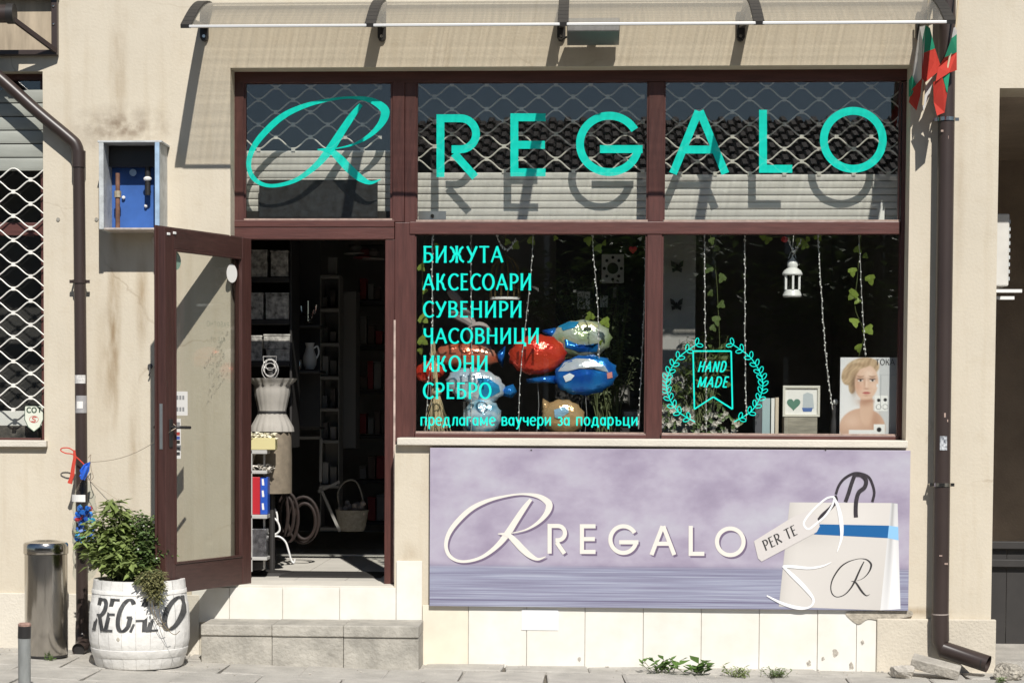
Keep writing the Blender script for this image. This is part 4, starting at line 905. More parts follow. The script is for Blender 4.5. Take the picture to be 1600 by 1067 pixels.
t_ = bush('trailing_plant', 'pale dry trailing plant spilling over the front rim of the white barrel', (bX+.10,BYc-bw*.86,bz0+.02), [(W(240,915,BYc-bw-.03),(.07,.03,.05),1.4),(W(243,924,BYc-bw-.04),(.07,.03,.06),2),(W(250,944,BYc-bw-.035),(.03,.02,.03),.3),(W(252,905,BYc-bw-.03),(.06,.03,.04),1)], 2400, .026, ML3, 12, droop=.3, wr=.35, stems=17)
mb = MB()
for x, y, q in ((246,968,10),(255,975,14),(240,962,7)): mb.tube([tuple(W(a,b,BYc-bw-.02)) for a,b in CR([(x-8,y-40),(x-4,y-10),(x+q*.5,y+8),(x+q+4,y+16),(x+q+12,y+10)],4)], .002, 4)
mb.build('dry_tendril', mat('dry_stem', (.22,.17,.10), .8), t_)
# bottle with plastic caps, tied on the downpipe
BT = thing('bottle_of_caps', 'clear plastic bottle half full of coloured caps tied to the left downpipe', 'bottle', (W(132,850,-.19).x,-.19,W(132,850,-.19).z))
cx = W(132,800,-.19); zb, ztp = W(132,848,-.19).z, W(132,752,-.19).z; hh = ztp-zb; r = .076
M_PET = glass('clear_plastic', (.90,.93,.93), .05, 1.25)
def bprof(t): return r*(.94+.06*math.cos(t*22)) if t < .72 else r*(1-(t-.72)/.28*.68)
MB().lathe([(bprof(i/24), zb-cx.z+hh*i/24) for i in range(25)], cx, 24, cap=True).build('bottle_body', M_PET, BT, smooth=True)
capc = [(.02,.16,.62),(.03,.25,.75),(.55,.04,.05),(.70,.72,.75),(.04,.35,.55),(.02,.10,.45),(.15,.55,.35)]
rr = random.Random(5)
for ci, cc in enumerate(capc):
    mb = MB()
    for _ in range((16,14,4,5,8,12,3)[ci]):
        a = rr.uniform(0,6.28); q = r*.78*math.sqrt(rr.random()); z = zb+.015+rr.uniform(0,hh*.55); p = Vector((cx.x+q*math.cos(a), cx.y+q*math.sin(a), z)); d = Vector((rr.gauss(0,1),rr.gauss(0,1),rr.gauss(0,1))).normalized()*.007
        mb.tube([p-d, p+d], .0155, 8)
    tag(mb.build('caps', mat('cap%d' % ci, cc, .35), BT, smooth=True), kind='stuff')
lz0, lz1 = W(132,783,-.19).z, W(132,772,-.19).z
lbm = MB()
for i in range(9):
    a = R_(-160+i*11)
    for z in (lz0, lz1): lbm.v.append((cx.x+(r+.002)*math.cos(a), cx.y+(r+.002)*math.sin(a), z))
for i in range(8): lbm.face(2*i,2*i+2,2*i+3,2*i+1)
lbm.build('paper_label', M_PAPER, BT)
M_RED = mat('red_ribbon', (.60,.06,.035), .6); M_BLU = mat('blue_ribbon', (.02,.12,.62), .5)
mb = MB(); pts = [W(x,y,-.20) for x,y in ((131,745),(127,735),(133,727),(139,722),(137,735),(131,748),(125,742))]
mb.tube(pts, .011, 6); mb.tube([W(128,748,-.21),W(132,738,-.22),W(136,728,-.21)], .013, 6); mb.build('blue_ribbon', M_BLU, BT, smooth=True)
mb = MB(); mb.tube([W(x,y,-.16) for x,y in ((116,703),(117,715),(114,730),(112,745),(109,755))], [.007,.011,.011,.012,.016], 6); mb.tube([W(x,y,-.16) for x,y in CR([(117,706),(108,700),(97,700),(95,704),(103,708),(114,710),(128,722),(133,728)],4)], .004, 5); mb.tube([W(x,y,-.16) for x,y in ((118,712),(116,728),(115,742),(112,750))], .006, 5)
mb.build('red_ribbon', M_RED, BT, smooth=True)
# string from the pipe to the door handle
c0 = W(140,722,-.12); c1 = dpt(DW-.02,DT/2+.03,zc-.02); c2 = W(212,800,BYc+.1)
mb = MB(); mb.tube([tuple(c0.lerp(c1,i/10)-Vector((0,0,.05*math.sin(math.pi*i/10)))) for i in range(11)], .0016, 4); mb.tube([tuple(W(136,748,-.12).lerp(c2,i/8)) for i in range(9)], .0016, 4)
mb.tube([W(x,y,-.12) for x,y in CR([(138,715),(142,710),(141,720),(143,735),(146,745),(141,750),(137,744)],3)], .0025, 4)
mb.tube([tuple(c1), tuple(dpt(DW-.052,DT/2+.05,zc)), tuple(dpt(DW-.04,DT/2+.03,zc+.02))], .003, 4)
single(mb, 'tie_string', mat('dusty_string', (.40,.33,.25), .8), 'thin grey string stretched from the left downpipe to the door handle', 'string')

# ================================================================== SIGN PANEL
SGY = -.046
A = rect(671.5,701.5,1421,950,SGY)
SG = thing('shop_sign', 'long lilac printed shop sign with a gift bag under the display windows', 'sign', ((A[0]+A[1])/2,-.02,A[2]))
def sign_mat():
    m = mat('lilac_sign_print', (.50,.45,.55), .42, var=.01, vscale=1.6)
    t = m.node_tree; b = t.nodes['Principled BSDF']; tc = t.nodes.new('ShaderNodeTexCoord')
    def nz(scale, st, detail=3):
        mp = t.nodes.new('ShaderNodeMapping'); mp.inputs['Scale'].default_value = st; t.links.new(tc.outputs['Object'], mp.inputs[0])
        n = t.nodes.new('ShaderNodeTexNoise'); n.inputs['Scale'].default_value = scale; n.inputs['Detail'].default_value = detail; n.inputs['Roughness'].default_value = .55; t.links.new(mp.outputs[0], n.inputs['Vector']); return n.outputs[0]
    def ramp(src, stops):
        r = t.nodes.new('ShaderNodeValToRGB'); t.links.new(src, r.inputs[0]); e = r.color_ramp.elements
        while len(e) < len(stops): e.new(.5)
        for el, (p, c) in zip(e, stops): el.position = p; el.color = (*srgb(*c), 1)
        return r.outputs[0]
    wallc = ramp(nz(3.2, (.7,1,1.0), 6), ((.28,(138,127,147)),(.43,(156,146,165)),(.55,(171,163,179)),(.70,(182,180,190))))
    plank = ramp(nz(3.0, (.45,1,44), 8), ((.34,(124,122,143)),(.47,(139,139,160)),(.55,(148,151,171)),(.70,(172,175,190))))
    sx = t.nodes.new('ShaderNodeSeparateXYZ'); t.links.new(tc.outputs['Object'], sx.inputs[0])
    def step(zc, w):
        r = t.nodes.new('ShaderNodeMapRange'); r.inputs[1].default_value = zc-w; r.inputs[2].default_value = zc+w; t.links.new(sx.outputs[2], r.inputs[0]); return r.outputs[0]
    zf = W(1000,886,SGY).z
    mx = t.nodes.new('ShaderNodeMix'); mx.data_type = 'RGBA'; t.links.new(step(zf,.012), mx.inputs[0]); t.links.new(plank, mx.inputs[6]); t.links.new(wallc, mx.inputs[7])
    src = mx.outputs[2]
    for z, w, k in ((W(1000,898,SGY).z,.004,.6),(W(1000,939.5,SGY).z,.008,.9),(zf,.03,.22)):
        a = t.nodes.new('ShaderNodeMath'); a.operation = 'SUBTRACT'; t.links.new(sx.outputs[2], a.inputs[0]); a.inputs[1].default_value = z
        b2 = t.nodes.new('ShaderNodeMath'); b2.operation = 'ABSOLUTE'; t.links.new(a.outputs[0], b2.inputs[0])
        r = t.nodes.new('ShaderNodeMapRange'); r.inputs[1].default_value = 0; r.inputs[2].default_value = w; r.inputs[3].default_value = k; r.inputs[4].default_value = 0; t.links.new(b2.outputs[0], r.inputs[0])
        q = t.nodes.new('ShaderNodeMix'); q.data_type = 'RGBA'; t.links.new(r.outputs[0], q.inputs[0]); t.links.new(src, q.inputs[6]); q.inputs[7].default_value = (*srgb(92,84,112),1); src = q.outputs[2]
    t.links.new(src, b.inputs['Base Color']); return m
BD = MB().box(A[0],A[1],SGY,-.016,A[2],A[3]).build('board', sign_mat(), SG, bevel=.0015)
for x in (830,1290): 
    p = W(x,703,SGY-.004); MB().tube([(p.x,SGY-.003,p.z),(p.x,SGY,p.z)],.005,8).build('fixing_screw', M_DARK, SG)
S0, S1, S2 = pxplane(SGY-.0008), pxplane(SGY-.0024), pxplane(SGY-.0044)
M_CREAM = mat('cream_letter_print', srgb(224,219,210), .45); M_SHD = mat('dusky_lilac_print', srgb(112,98,122), .45)
def both(f):
    f(M_SHD, lambda u, v, k: S0(u+2.6, v+2.8, k), 'letter_drop_shadow'); f(M_CREAM, S1, 'letter')  # printed drop shadow: a darker copy offset under each letter
both(lambda m, fn, nm: swash(BD, m, fn, 694, 771, 857.5, 876.5, 1.0, nm))
for c, x0, x1, y0, y1 in (('R',855.5,886,818,864.5),('E',906,930.5,818.5,865),('G',950.5,997.5,818.5,866.5),('A',1014.5,1057,820.5,866.5),('L',1076,1100.5,821,868),('O',1117,1165,822,870)):
    both(lambda m, fn, nm: geo_letter(c, x0, x1, y0, y1, 6.5, BD, m, fn, nm))
def flat(pts, m, name, k=0, par=None): mb = MB(); mb.poly([S0(x,y,k) for x,y in pts]); return mb.build(name, m, par or BD)
BAGC = mat('bag_front_print', srgb(188,183,175), .45, var=.05, vscale=4); 
def shaded(q, fn, name, k, n=16, m=14):
    '''printed patch: four corners (tl,tr,br,bl) in photo px, fn(u,v)->sRGB ink colour'''
    mb = MB(); cols = []
    for j in range(m+1):
        for i in range(n+1):
            u, v = i/n, j/m; x = (q[0][0]*(1-u)+q[1][0]*u)*(1-v)+(q[3][0]*(1-u)+q[2][0]*u)*v; y = (q[0][1]*(1-u)+q[1][1]*u)*(1-v)+(q[3][1]*(1-u)+q[2][1]*u)*v
            mb.v.append(tuple(S0(x,y,k))); cols.append((*srgb(*fn(u,v)),1))
    for j in range(m):
        for i in range(n): a = j*(n+1)+i; mb.face(a,a+1,a+n+2,a+n+1)
    return ink(mb, cols, name, BD)
def ink(mb, cols, name, par):
    o = mb.build(name, PRINT, par); at = o.data.color_attributes.new('ink', 'FLOAT_COLOR', 'POINT'); at.data.foreach_set('color', [c for q in cols for c in q]); return o
PRINT = mat('colour_print', (.5,.5,.5), .42)
_ca = PRINT.node_tree.nodes.new('ShaderNodeVertexColor'); _ca.layer_name = 'ink'; PRINT.node_tree.links.new(_ca.outputs[0], PRINT.node_tree.nodes['Principled BSDF'].inputs['Base Color'])
def g1(x, c, w): return math.exp(-((x-c)/w)**2)
shaded(((1234,784.5),(1392,785.5),(1375.5,953),(1217,947)), lambda u, v: tuple(c-16*g1(v,.30,.10)*(1-u)-10*v*u-14*g1(u,0,.06)+8*g1(u,.6,.3)*g1(v,.2,.2) for c in (208,203,197)), 'printed_bag', 1)
shaded(((1392,785.5),(1402.5,786.5),(1407,951),(1375.5,953)), lambda u, v: tuple(max(150,min(236, c-40*g1(u,.32,.18)*(1-v*.6)+26*g1(u,.6,.3)*v+14*v)) for c in (206,205,204)), 'printed_bag_side', 1, 10, 20)
flat([(1277,818.6),(1389,820.8),(1387,840.3),(1272,834.5)], mat('blue_band_print', srgb(18,92,150), .45), 'printed_band', 3)
flat([(1389,820.8),(1403.5,823),(1404,843.5),(1387,840.3)], mat('pale_band_print', srgb(140,190,228), .45), 'printed_band', 3)
def rb(pts, w, m, name, k, closed=False):
    c = CR(pts, 6, closed); mb = MB()
    mb.ribbon([(p[0],p[1]) for p in c], [ (p[2] if len(p) > 2 else w) for p in c], S0, closed, k); mb.build(name, m, BD)
ROPE = mat('dark_rope_print', srgb(52,46,52), .5, var=.5, vscale=60)
rb([(1306,772),(1311,758),(1320,747),(1334,739.5),(1346,740),(1357,745),(1363,756),(1366,770),(1363,784)], 4.2, ROPE, 'printed_handle', 4)
rb([(1321,784),(1326,770),(1330,757),(1335,743)], 6, ROPE, 'printed_handle', 5)
rb([(1333,742),(1345,742),(1353,750),(1351,761),(1342,769),(1338,782),(1337,798),(1337.5,808)], 6.5, ROPE, 'printed_handle', 6)
rb([(1276,818),(1284,806),(1297,794),(1306,782),(1304,774)], 6, ROPE, 'printed_handle', 5)
flat([(1178,845),(1236,809),(1262,797),(1275,803),(1281,822),(1276,831),(1190,877),(1184.5,872)], mat('tag_print', srgb(206,200,196), .45), 'printed_tag', 7)
SILK = mat('white_ribbon_print', srgb(236,236,236), .4)
rb([(1303,776),(1292,778),(1277,790),(1262,806),(1256,818),(1263,826),(1275,818),(1289,806),(1300,790),(1304,778)], 3.2, SILK, 'printed_ribbon', 9)
rb([(1302,775,3),(1309,790,5),(1314,812,6.5),(1315,838,4.5),(1308,862,1)], 6, SILK, 'printed_ribbon', 10)
rb([(1299,878,1),(1285,884,3),(1265,887,4),(1240,885,5),(1224,884,3)], 6, SILK, 'printed_ribbon', 10)
rb([(1223,884,3),(1240,900,6.5),(1258,918,6.5),(1271,936,4),(1265,948,3),(1246,949,5.5),(1222,942,4.5),(1198,930,2)], 6, SILK, 'printed_ribbon', 11)
def rot_px(x0, y0, ang):
    ca, sa = math.cos(ang), math.sin(ang); return lambda u, v, k: S0(x0+u*ca-v*sa, y0+u*sa+v*ca, 12+k*.3)
letters('PER TE', BD, M_INK, rot_px(1196,860,R_(-27)), x0=0, x1=57, ytop=-16, ybase=0, thick=2.1, thin=1.0, serif=.09, shear=.10, gap=.12)
swash(BD, M_INK, pxplane(SGY-.0020), 1297, 872, 1361, 932, .62)
a = rect(815,952,872,984,-.020); single(MB().box(a[0],a[1],-.021,-.0165,a[2],a[3]), 'blank_notice', mat('bright_white_sheet', (.88,.88,.87), .6), 'small blank white sheet stuck on the tiles under the lilac sign', 'sheet')

# ================================================================== FLAGS
FW, FG, FRD = mat('flag_white', (.72,.71,.70), .8, trans=.3, var=.08), mat('flag_green', (.02,.36,.20), .8, trans=.3, var=.15), mat('flag_red', (.62,.055,.035), .8, trans=.3, var=.15)
M_WOODP = mat('flag_stick', (.55,.45,.30), .6)
def flag(label, loc, stick, patches):
    t = thing('flag', label, 'flag', loc, 'small tricolour flags hung by the right downpipe')
    MB().tube([W(*p) for p in stick], .006, 8).build('stick', M_WOODP, t)
    for m, nm, pts in patches:
        P = [W(*p) for p in pts]; mb = MB(); n = len(P)
        mb.v = [tuple(p) for p in P]+[(p.x,p.y+.0025,p.z) for p in P]; mb.face(*range(n)); mb.face(*range(2*n-1,n-1,-1))
        for i in range(n): mb.face(i,n+i,n+(i+1)%n,(i+1)%n)
        mb.build(nm, m, t)
flag('small tricolour flag with its white stripe hanging on the window side', W(1440,60,-.2), ((1452,-20,-.22),(1449,60,-.2),(1442,165,-.2)), (
  (FW,'white_stripe',((1437,42,-.24),(1446,40,-.26),(1444,78,-.30),(1440,122,-.27),(1432,135,-.2),(1424,140,-.18),(1427,105,-.17))),
  (FG,'green_stripe',((1446,40,-.26),(1453,44,-.20),(1461,76,-.16),(1441,84,-.28),(1442,62,-.29))),
  (FRD,'red_stripe',((1441,84,-.28),(1461,76,-.16),(1470,104,-.15),(1464,114,-.20),(1446,129,-.28),(1440,122,-.29))),
  (FG,'green_stripe',((1420,126,-.16),(1425,118,-.2),(1432,134,-.22),(1424,150,-.2),(1420,152,-.16))),
  (FRD,'red_stripe',((1424,141,-.2),(1441,122,-.26),(1438,150,-.24),(1432,173,-.22),(1420,160,-.16))),
  (FW,'white_stripe',((1447,134,-.15),(1459,118,-.14),(1455,138,-.15),(1443,174,-.16),(1441,160,-.15)))))
flag('small tricolour flag with red hem hanging in front of the right downpipe', W(1480,60,-.3), ((1500,-30,-.2),(1494,40,-.24),(1478,118,-.27)), (
  (FW,'white_stripe',((1490,44,-.30),(1495,42,-.22),(1495,54,-.22),(1487,60,-.31))),
  (FG,'green_stripe',((1487,60,-.31),(1495,54,-.22),(1495,82,-.20),(1476,90,-.32))),
  (FRD,'red_stripe',((1476,90,-.32),(1495,82,-.20),(1495,110,-.20),(1483,114,-.28),(1462,128,-.32),(1466,106,-.30))),
  (FG,'green_stripe',((1473,119,-.28),(1484,115,-.27),(1480,146,-.27),(1474,136,-.26))),
  (FRD,'red_stripe',((1458,129,-.31),(1472,120,-.30),(1480,146,-.25),(1476,176,-.27),(1464,181,-.30),(1459,160,-.26)))))

# ================================================================== RIGHT PASSAGE: AIR CONDITIONER, GATE
AC = thing('air_conditioner', 'white outdoor air conditioner unit on brackets inside the dark passage', 'air conditioner', (RX+.2,.7,2.2))
A = rect(1545,334,1577,447,.75); MB().box(A[0]-.35,A[1],.75,1.5,A[2],A[3]).build('casing', mat('aged_white_casing', (.62,.60,.55), .5, var=.1), AC, bevel=.01)
for i in range(9):
    z = A[2]+.05+i*(A[3]-A[2]-.1)/8; MB().box(A[1],A[1]+.012,.78,1.45,z-.012,z+.012).build('side_louvre', M_BOXG, AC)
for y0 in (452,463):
    b = rect(1540,y0,1597 if y0 < 460 else 1585,y0+5,.72+(y0-452)*.02); MB().box(b[0]-.3,b[1],.72+(y0-452)*.02,.76+(y0-452)*.02,b[2],b[3]).build('bracket', M_WHITE, AC)
GT = thing('passage_gate', 'low dark board gate across the bottom of the right passage', 'gate', (RX+.6,.9,-.05))
b = rect(1540,846,1700,1018,.95)
MB().box(b[0],b[0]+1.6,.95,.99,b[3]-.05,b[3]).build('top_rail', M_DARK, GT, bevel=.004); MB().box(b[0],b[0]+1.6,.95,.99,b[3]-.17,b[3]-.12).build('mid_rail', M_DARK, GT, bevel=.004)
for i in range(11): MB().box(b[0]+i*.146,b[0]+i*.146+.142,.992,1.01,b[2],b[3]-.01).build('board', M_DARK, GT)
tag(MB().box(RX+.02,RX+1.88,.05,3.79,-.3,gz(3)+.07).build('passage_floor', M_PAVE), kind='structure')

# ================================================================== RUBBLE AND WEEDS
def rock(name, label, px, py, rx, ry, rz, seed, m, rotz=0, cat='stone'):
    rr = random.Random(seed); c = G(px,py,gz(2)); dirs = [Vector((rr.gauss(0,1),rr.gauss(0,1),rr.gauss(0,1))).normalized() for _ in range(13)]
    hs_ = [rr.uniform(.62,.92) for _ in dirs]
    wp = lambda d: min([1.1]+[h/d.dot(q) for q, h in zip(dirs, hs_) if d.dot(q) > .3])*(1+.03*math.sin(17*d.x+11*d.z))
    return single(MB().ball((c.x,c.y+ry*.6,gz(c.x)+rz*.75),(rx,ry,rz),22,14,wp), name, m, label, cat)
M_RUB = mat('rubble_concrete', (.52,.48,.42), .95, var=.35, vscale=18, bump=.9, bscale=40)
rock('rubble_stone', 'rough pale concrete lump at the foot of the right pier', 1412, 1061, .085, .07, .05, 3, M_RUB)
c = G(1478,1052,gz(2)); mb = MB().box(-.145,.145,-.055,.055,-.032,.032); br = single(mb, 'loose_brick', mat('grey_concrete_brick', (.40,.37,.32), .9, var=.25, vscale=14, bump=.5), 'grey concrete brick lying tilted under the right downpipe outlet', 'brick', bevel=.006)
br.location = (W(1462,1040,-.30).x,-.30,W(1462,1041,-.30).z); br.rotation_euler = (R_(12),R_(13),R_(-14))
rock('rubble_stone', 'crumbly pebbled concrete lump with weeds at the far right', 1577, 1062, .10, .08, .06, 8, mat('pebble_concrete', (.46,.42,.35), .95, var=.6, vscale=45, bump=1.2, bscale=60))
def weed(label, px, py, n, s, seed, flat_=.3, ls=1.0, wr=.2):
    rr = random.Random(seed); p = G(px,py,gz(1)); t = thing('weed', label, 'weed', (p.x,p.y,gz(p.x)), 'weeds along the tiled base'); mb = MB(); st = MB()
    for i in range(n):
        a = rr.uniform(0,6.28); d = Vector((math.cos(a),math.sin(a),rr.uniform(flat_,1.5))); l = s*rr.uniform(.6,1.3); o = Vector((p.x+rr.gauss(0,s*.35), p.y+rr.gauss(0,s*.15), gz(p.x)-.004))
        tip = o+d.normalized()*l*.8; st.tube([o, tip], .0014, 4)
        for k in range(4):
            q = o.lerp(tip,.35+.2*k); a2 = rr.uniform(0,6.28); mb.leaf(q, Vector((math.cos(a2),math.sin(a2),.4)), (0,-.3,1), l*rr.uniform(.25,.6)*ls, l*wr*ls*rr.uniform(.7,1.3), .2)
    st.build('stems', M_STEM, t); mb.build('foliage', (ML4, ML1, ML3, ML2)[seed % 4], t)
weed('upright green weed nearest the middle of the tiled base', 1038, 1052, 20, .115, 4, .8)
weed('second green weed with broad pale leaves by the tiled base', 1092, 1055, 9, .105, 4, .5, 1.7, .22)
weed('wide straggly weed in the middle of the row by the tiled base', 1152, 1058, 30, .10, 5, .2, .7, .14)
weed('low dark weed at the right end of the row by the tiled base', 1212, 1058, 40, .085, 7, .3, .6, .16)
weed('tiny weed sprouting under the crumbly lump at the far right', 1562, 1064, 14, .045, 7)
weed('dry sprig in the pavement joint near the steel bin', 78, 1050, 8, .04, 8, .1)
# debris: scattered grit
rr = random.Random(21); mb = MB()
for _ in range(260):
    x = rr.uniform(-4,3.2); y = -abs(rr.gauss(0,.10))-.02 if rr.random() < .6 else rr.uniform(-.9,-.02); s = rr.uniform(.002,.007); mb.ball((x,y,gz(x)+s*.4),(s*1.4,s,s*.7),5,3)
tag(single(mb, 'grit', M_RUB, 'loose grit and crumbs scattered along the wall foot', 'grit'), kind='stuff')

# ================================================================== WINDOW DISPLAY
DKZ = W(1000,682,.3).z
dk_ = MB().box(W(640,600,.3).x, OX1+.02, .245, .85, DKZ-.35, DKZ-.012)
single(dk_, 'display_ledge', M_DARK, 'dark display ledge behind the two lower shop windows', 'ledge')
M_FW0 = mat('balloon_string', (.5,.5,.5), .6)
def foil(name, c1, c2=None, sc=10, rough=.14):
    m = mat(name, c1, rough, .42, var=(.01 if c2 else .12), vscale=sc, col2=c2, detail=1, bump=.55, bscale=16); return m
def balloon(label, px, py, w, h, Y, m, tilt=0, tail=None, tailm=None, extra=(), depth=.5, seed=1, face=None):
    """pillow-shaped foil balloon: puckered seam round its rim"""
    c = W(px, py, Y); s = (W(px+1,py,Y)-c).length; rx, rz = w/2*s*1.10, h/2*s*1.12; ry = min(rx,rz)*depth+.01
    t = thing('foil_balloon', label, 'balloon', (c.x,Y,c.z-rz), 'foil balloons in the left display window')
    mb = MB(); n, k = 40, 12; ca, sa = math.cos(R_(tilt)), math.sin(R_(tilt)); rr = random.Random(seed); ph = rr.uniform(0,6)
    for i in range(k+1):
        q = math.sin(math.pi/2*(1-abs(2*i/k-1)))   # 0 rim..1
        yy = (-1 if i < k/2 else 1)
        for j in range(n):
            a = 2*math.pi*j/n; rim = 1-.5*(1-abs(2*i/k-1))
            e = abs(2*i/k-1)                         # 1 at the poles, 0 on the seam
            rad = math.sqrt(max(0, 1-e**2.2)); puck = 1+.05*math.sin(13*a+ph)*max(0,1-e*2.5)
            x, z = rx*rad*math.cos(a)*puck, rz*rad*math.sin(a)*puck; y = (1 if i > k/2 else -1)*ry*e*(1+.06*math.sin(3*a+ph)*(1-e))
            mb.v.append((c.x+x*ca-z*sa, Y+y, c.z+x*sa+z*ca))
    for i in range(k):
        for j in range(n): mb.face(i*n+j, i*n+(j+1)%n, (i+1)*n+(j+1)%n, (i+1)*n+j)
    mb.build('envelope', m, t, smooth='all')
    MB().tube([(c.x,Y,c.z-rz*.98),(c.x+.01,Y+.01,(c.z-rz+DKZ)/2),(c.x-.005,Y+.02,DKZ-.012)], .0012, 4).build('string', M_FW0, t)
    if tail:
        P = [W(x,y,Y) for x,y in tail]; q = MB(); nn = len(P); cc = sum((p for p in P), Vector())/nn
        q.v = [tuple(p) for p in P]+[(cc.x,Y-.03,cc.z),(cc.x,Y+.03,cc.z)]
        for i in range(nn): q.face(i,(i+1)%nn,nn); q.face((i+1)%nn,i,nn+1)
        q.build('tail_fin', tailm or m, t, smooth='all')
    for nm, mm, pts in extra:
        q = MB(); q.v = []
        cen = (sum(p[0] for p in pts)/len(pts), sum(p[1] for p in pts)/len(pts))
        rings = []
        for f in (1,.66,.33,0):
            ring = []
            for x, y in pts:
                u, v = cen[0]+(x-cen[0])*f, cen[1]+(y-cen[1])*f
                X = W(u,v,Y).x-c.x; Z = W(u,v,Y).z-c.z; xr, zr = X*ca+Z*sa, -X*sa+Z*ca
                r2 = min(.995, math.hypot(xr/rx, zr/rz)); e = (1-r2*r2)**(1/2.2); ring.append((c.x+X, Y-ry*e-.005, c.z+Z))
            b = len(q.v); q.v += ring; rings.append(b)
        nn = len(pts)
        for a, b in zip(rings, rings[1:]):
            for i in range(nn): q.face(a+i, a+(i+1)%nn, b+(i+1)%nn, b+i)
        q.build(nm, mm, t, smooth='all')
    return t
MR, MBl, MW, MG, MTan, MLB = foil('red_foil',(.66,.035,.02),(.70,.07,.03),9), foil('blue_foil',(.012,.10,.48),(.02,.24,.64),9), foil('white_foil',(.74,.76,.78),(.42,.56,.68),8), foil('green_foil',(.30,.40,.16),(.62,.66,.60),6), foil('tan_foil',(.55,.36,.17)), foil('marbled_blue_foil',(.10,.38,.55),(.75,.82,.84),16)
balloon('flattened orange red foil balloon behind the lowest teal words', 729, 556, 92, 34, .62, foil('orange_foil',(.62,.10,.03),(.55,.28,.20),9), -4, ((772,556),(790,540),(786,575)), MBl, seed=2)
balloon('round bright red foil balloon in the middle of the balloon bunch', 840, 554.5, 82, 56, .40, MR, 4, seed=3, depth=.7)
balloon('green and white foil balloon with blue stripe at the top of the bunch', 908, 530, 86, 54, .55, MG, 3, ((868,512),(845,516),(860,530),(875,525)), MBl, (('blue_stripe', MBl, [(882,530),(900,538),(925,540),(938,536),(932,550),(905,550),(884,543)]),('blue_cap', foil('sky_blue_foil',(.03,.32,.62)), [(872,510),(890,502),(905,503),(898,512),(880,517)]),('cream_nose', foil('cream_foil',(.70,.70,.42)), [(904,504),(925,503),(936,510),(925,516),(906,513)])), seed=4)
balloon('shiny dark blue foil balloon with white top beneath the green one', 915, 586, 90, 56, .36, MBl, 6, ((872,586),(848,588),(822,592),(824,598),(850,598),(874,600)), MBl, (('white_canopy', MW, [(872,580),(882,566),(900,560),(922,561),(945,572),(951,582),(930,577),(905,576),(888,580)]),('pale_window', mat('pale_pane', (.75,.80,.85), .2), [(880,588),(890,583),(898,587),(892,594),(884,597)]),('red_badge', mat('badge_pink', (.65,.25,.22), .4), [(948,583),(956,581),(957,590),(949,592)])), seed=5)
balloon('white foil balloon with blue belly at the left of the bunch', 743, 602, 84, 48, .36, MW, -10, ((782,606),(802,600),(808,612),(800,622),(784,618)), MBl, (('blue_belly', foil('sky_blue_foil',(.03,.32,.62)), [(746,590),(765,592),(780,602),(782,612),(768,620),(748,622),(752,606)]),), seed=6)
balloon('blue and white marbled foil balloon low on the left of the bunch', 753, 652, 56, 52, .34, MLB, 20, seed=7)
balloon('tan foil balloon with pale blue window low in the right of the bunch', 880, 652, 62, 50, .34, MTan, -8, ((858,628),(848,622),(846,640),(856,650)), MTan, (('blue_window', foil('pale_blue_foil',(.35,.58,.75)), [(866,640),(886,634),(889,644),(874,654),(867,652)]),), seed=8)
balloon('small red foil balloon half hidden at the left edge of the window', 672, 580, 44, 30, .66, MR, 12, seed=9)
# straw broom doll
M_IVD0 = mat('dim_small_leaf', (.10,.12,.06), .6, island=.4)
SB = thing('straw_bundle', 'dry straw bundle doll standing at the left edge of the display window', 'decoration', W(682,678,.33))
mb = MB(); rr = random.Random(4)
for _ in range(90):
    a, b = W(676+rr.uniform(-4,4),538+rr.uniform(-6,14),.33+rr.uniform(-.02,.02)), W(682+rr.uniform(-3,3),610,.33); e = W(682+rr.gauss(0,9),676-rr.uniform(0,14),.33+rr.uniform(-.05,.05)); mb.tube([a,b,e], .002, 4)
mb.build('straw', mat('straw', (.55,.44,.26), .8, island=.3), SB)
MB().ball(W(682,612,.33), (.035,.03,.03), 10, 7).build('knot', mat('jute_knot', (.50,.38,.24), .9, var=.3, vscale=40), SB, smooth=True)
# rabbit figure, bird cage, clock, cards further back
RB = thing('rabbit_figure', 'pale grey rabbit figure with long ears behind the teal word list', 'figure', W(745,560,.9))
M_RAB = mat('grey_plush', (.34,.29,.28), .9)
MB().box(W(746,560,.9).x-.09,W(746,560,.9).x+.09,.82,.98,DKZ-.35,W(746,582,.9).z).build('pedestal', M_DARK, RB); MB().ball(W(748,520,.9), (.085,.07,.075), 14, 9).build('head', M_RAB, RB, smooth=True); MB().ball(W(746,556,.9), (.11,.09,.11), 14, 9).build('body', M_RAB, RB, smooth=True)
for pts in (((740,505),(722,478),(706,458),(700,452)), ((742,510),(728,500),(712,492),(700,488))): MB().tube([W(x,y,.9) for x,y in CR(pts,4)], [.018,.022,.026,.028,.030,.031,.031,.030,.028,.025,.020,.012,.004], 8).build('ear', M_RAB, RB, smooth=True)
BC = thing('bird_cage', 'domed brass wire bird cage hanging behind the word list', 'cage', W(790,468,.8))
M_BRS = mat('aged_brass', (.35,.26,.12), .4, .7); c = W(789,440,.8)
MB().lathe([(.10,-.12),(.10,-.105)], c, 20).build('base', M_WHITE, BC)
for i in range(14):
    a = 2*math.pi*i/14; MB().tube([(c.x+q*math.cos(a), c.y+q*math.sin(a), c.z+z) for q,z in ((.10,-.105),(.10,.03),(.085,.10),(.05,.15),(.004,.17))], .003, 4).build('wire', M_BRS, BC)
MB().tube([(c.x,c.y,c.z+.17),(c.x,c.y,c.z+.5)],.003,4).build('chain', M_BRS, BC)
single(MB().box(W(868,500,1.37).x, W(1012,500,1.37).x, 1.37, 1.40, FLZ, W(900,352,1.37).z), 'display_screen', M_DARK, 'dark partition panel at the back of the left display behind the clock', 'panel')
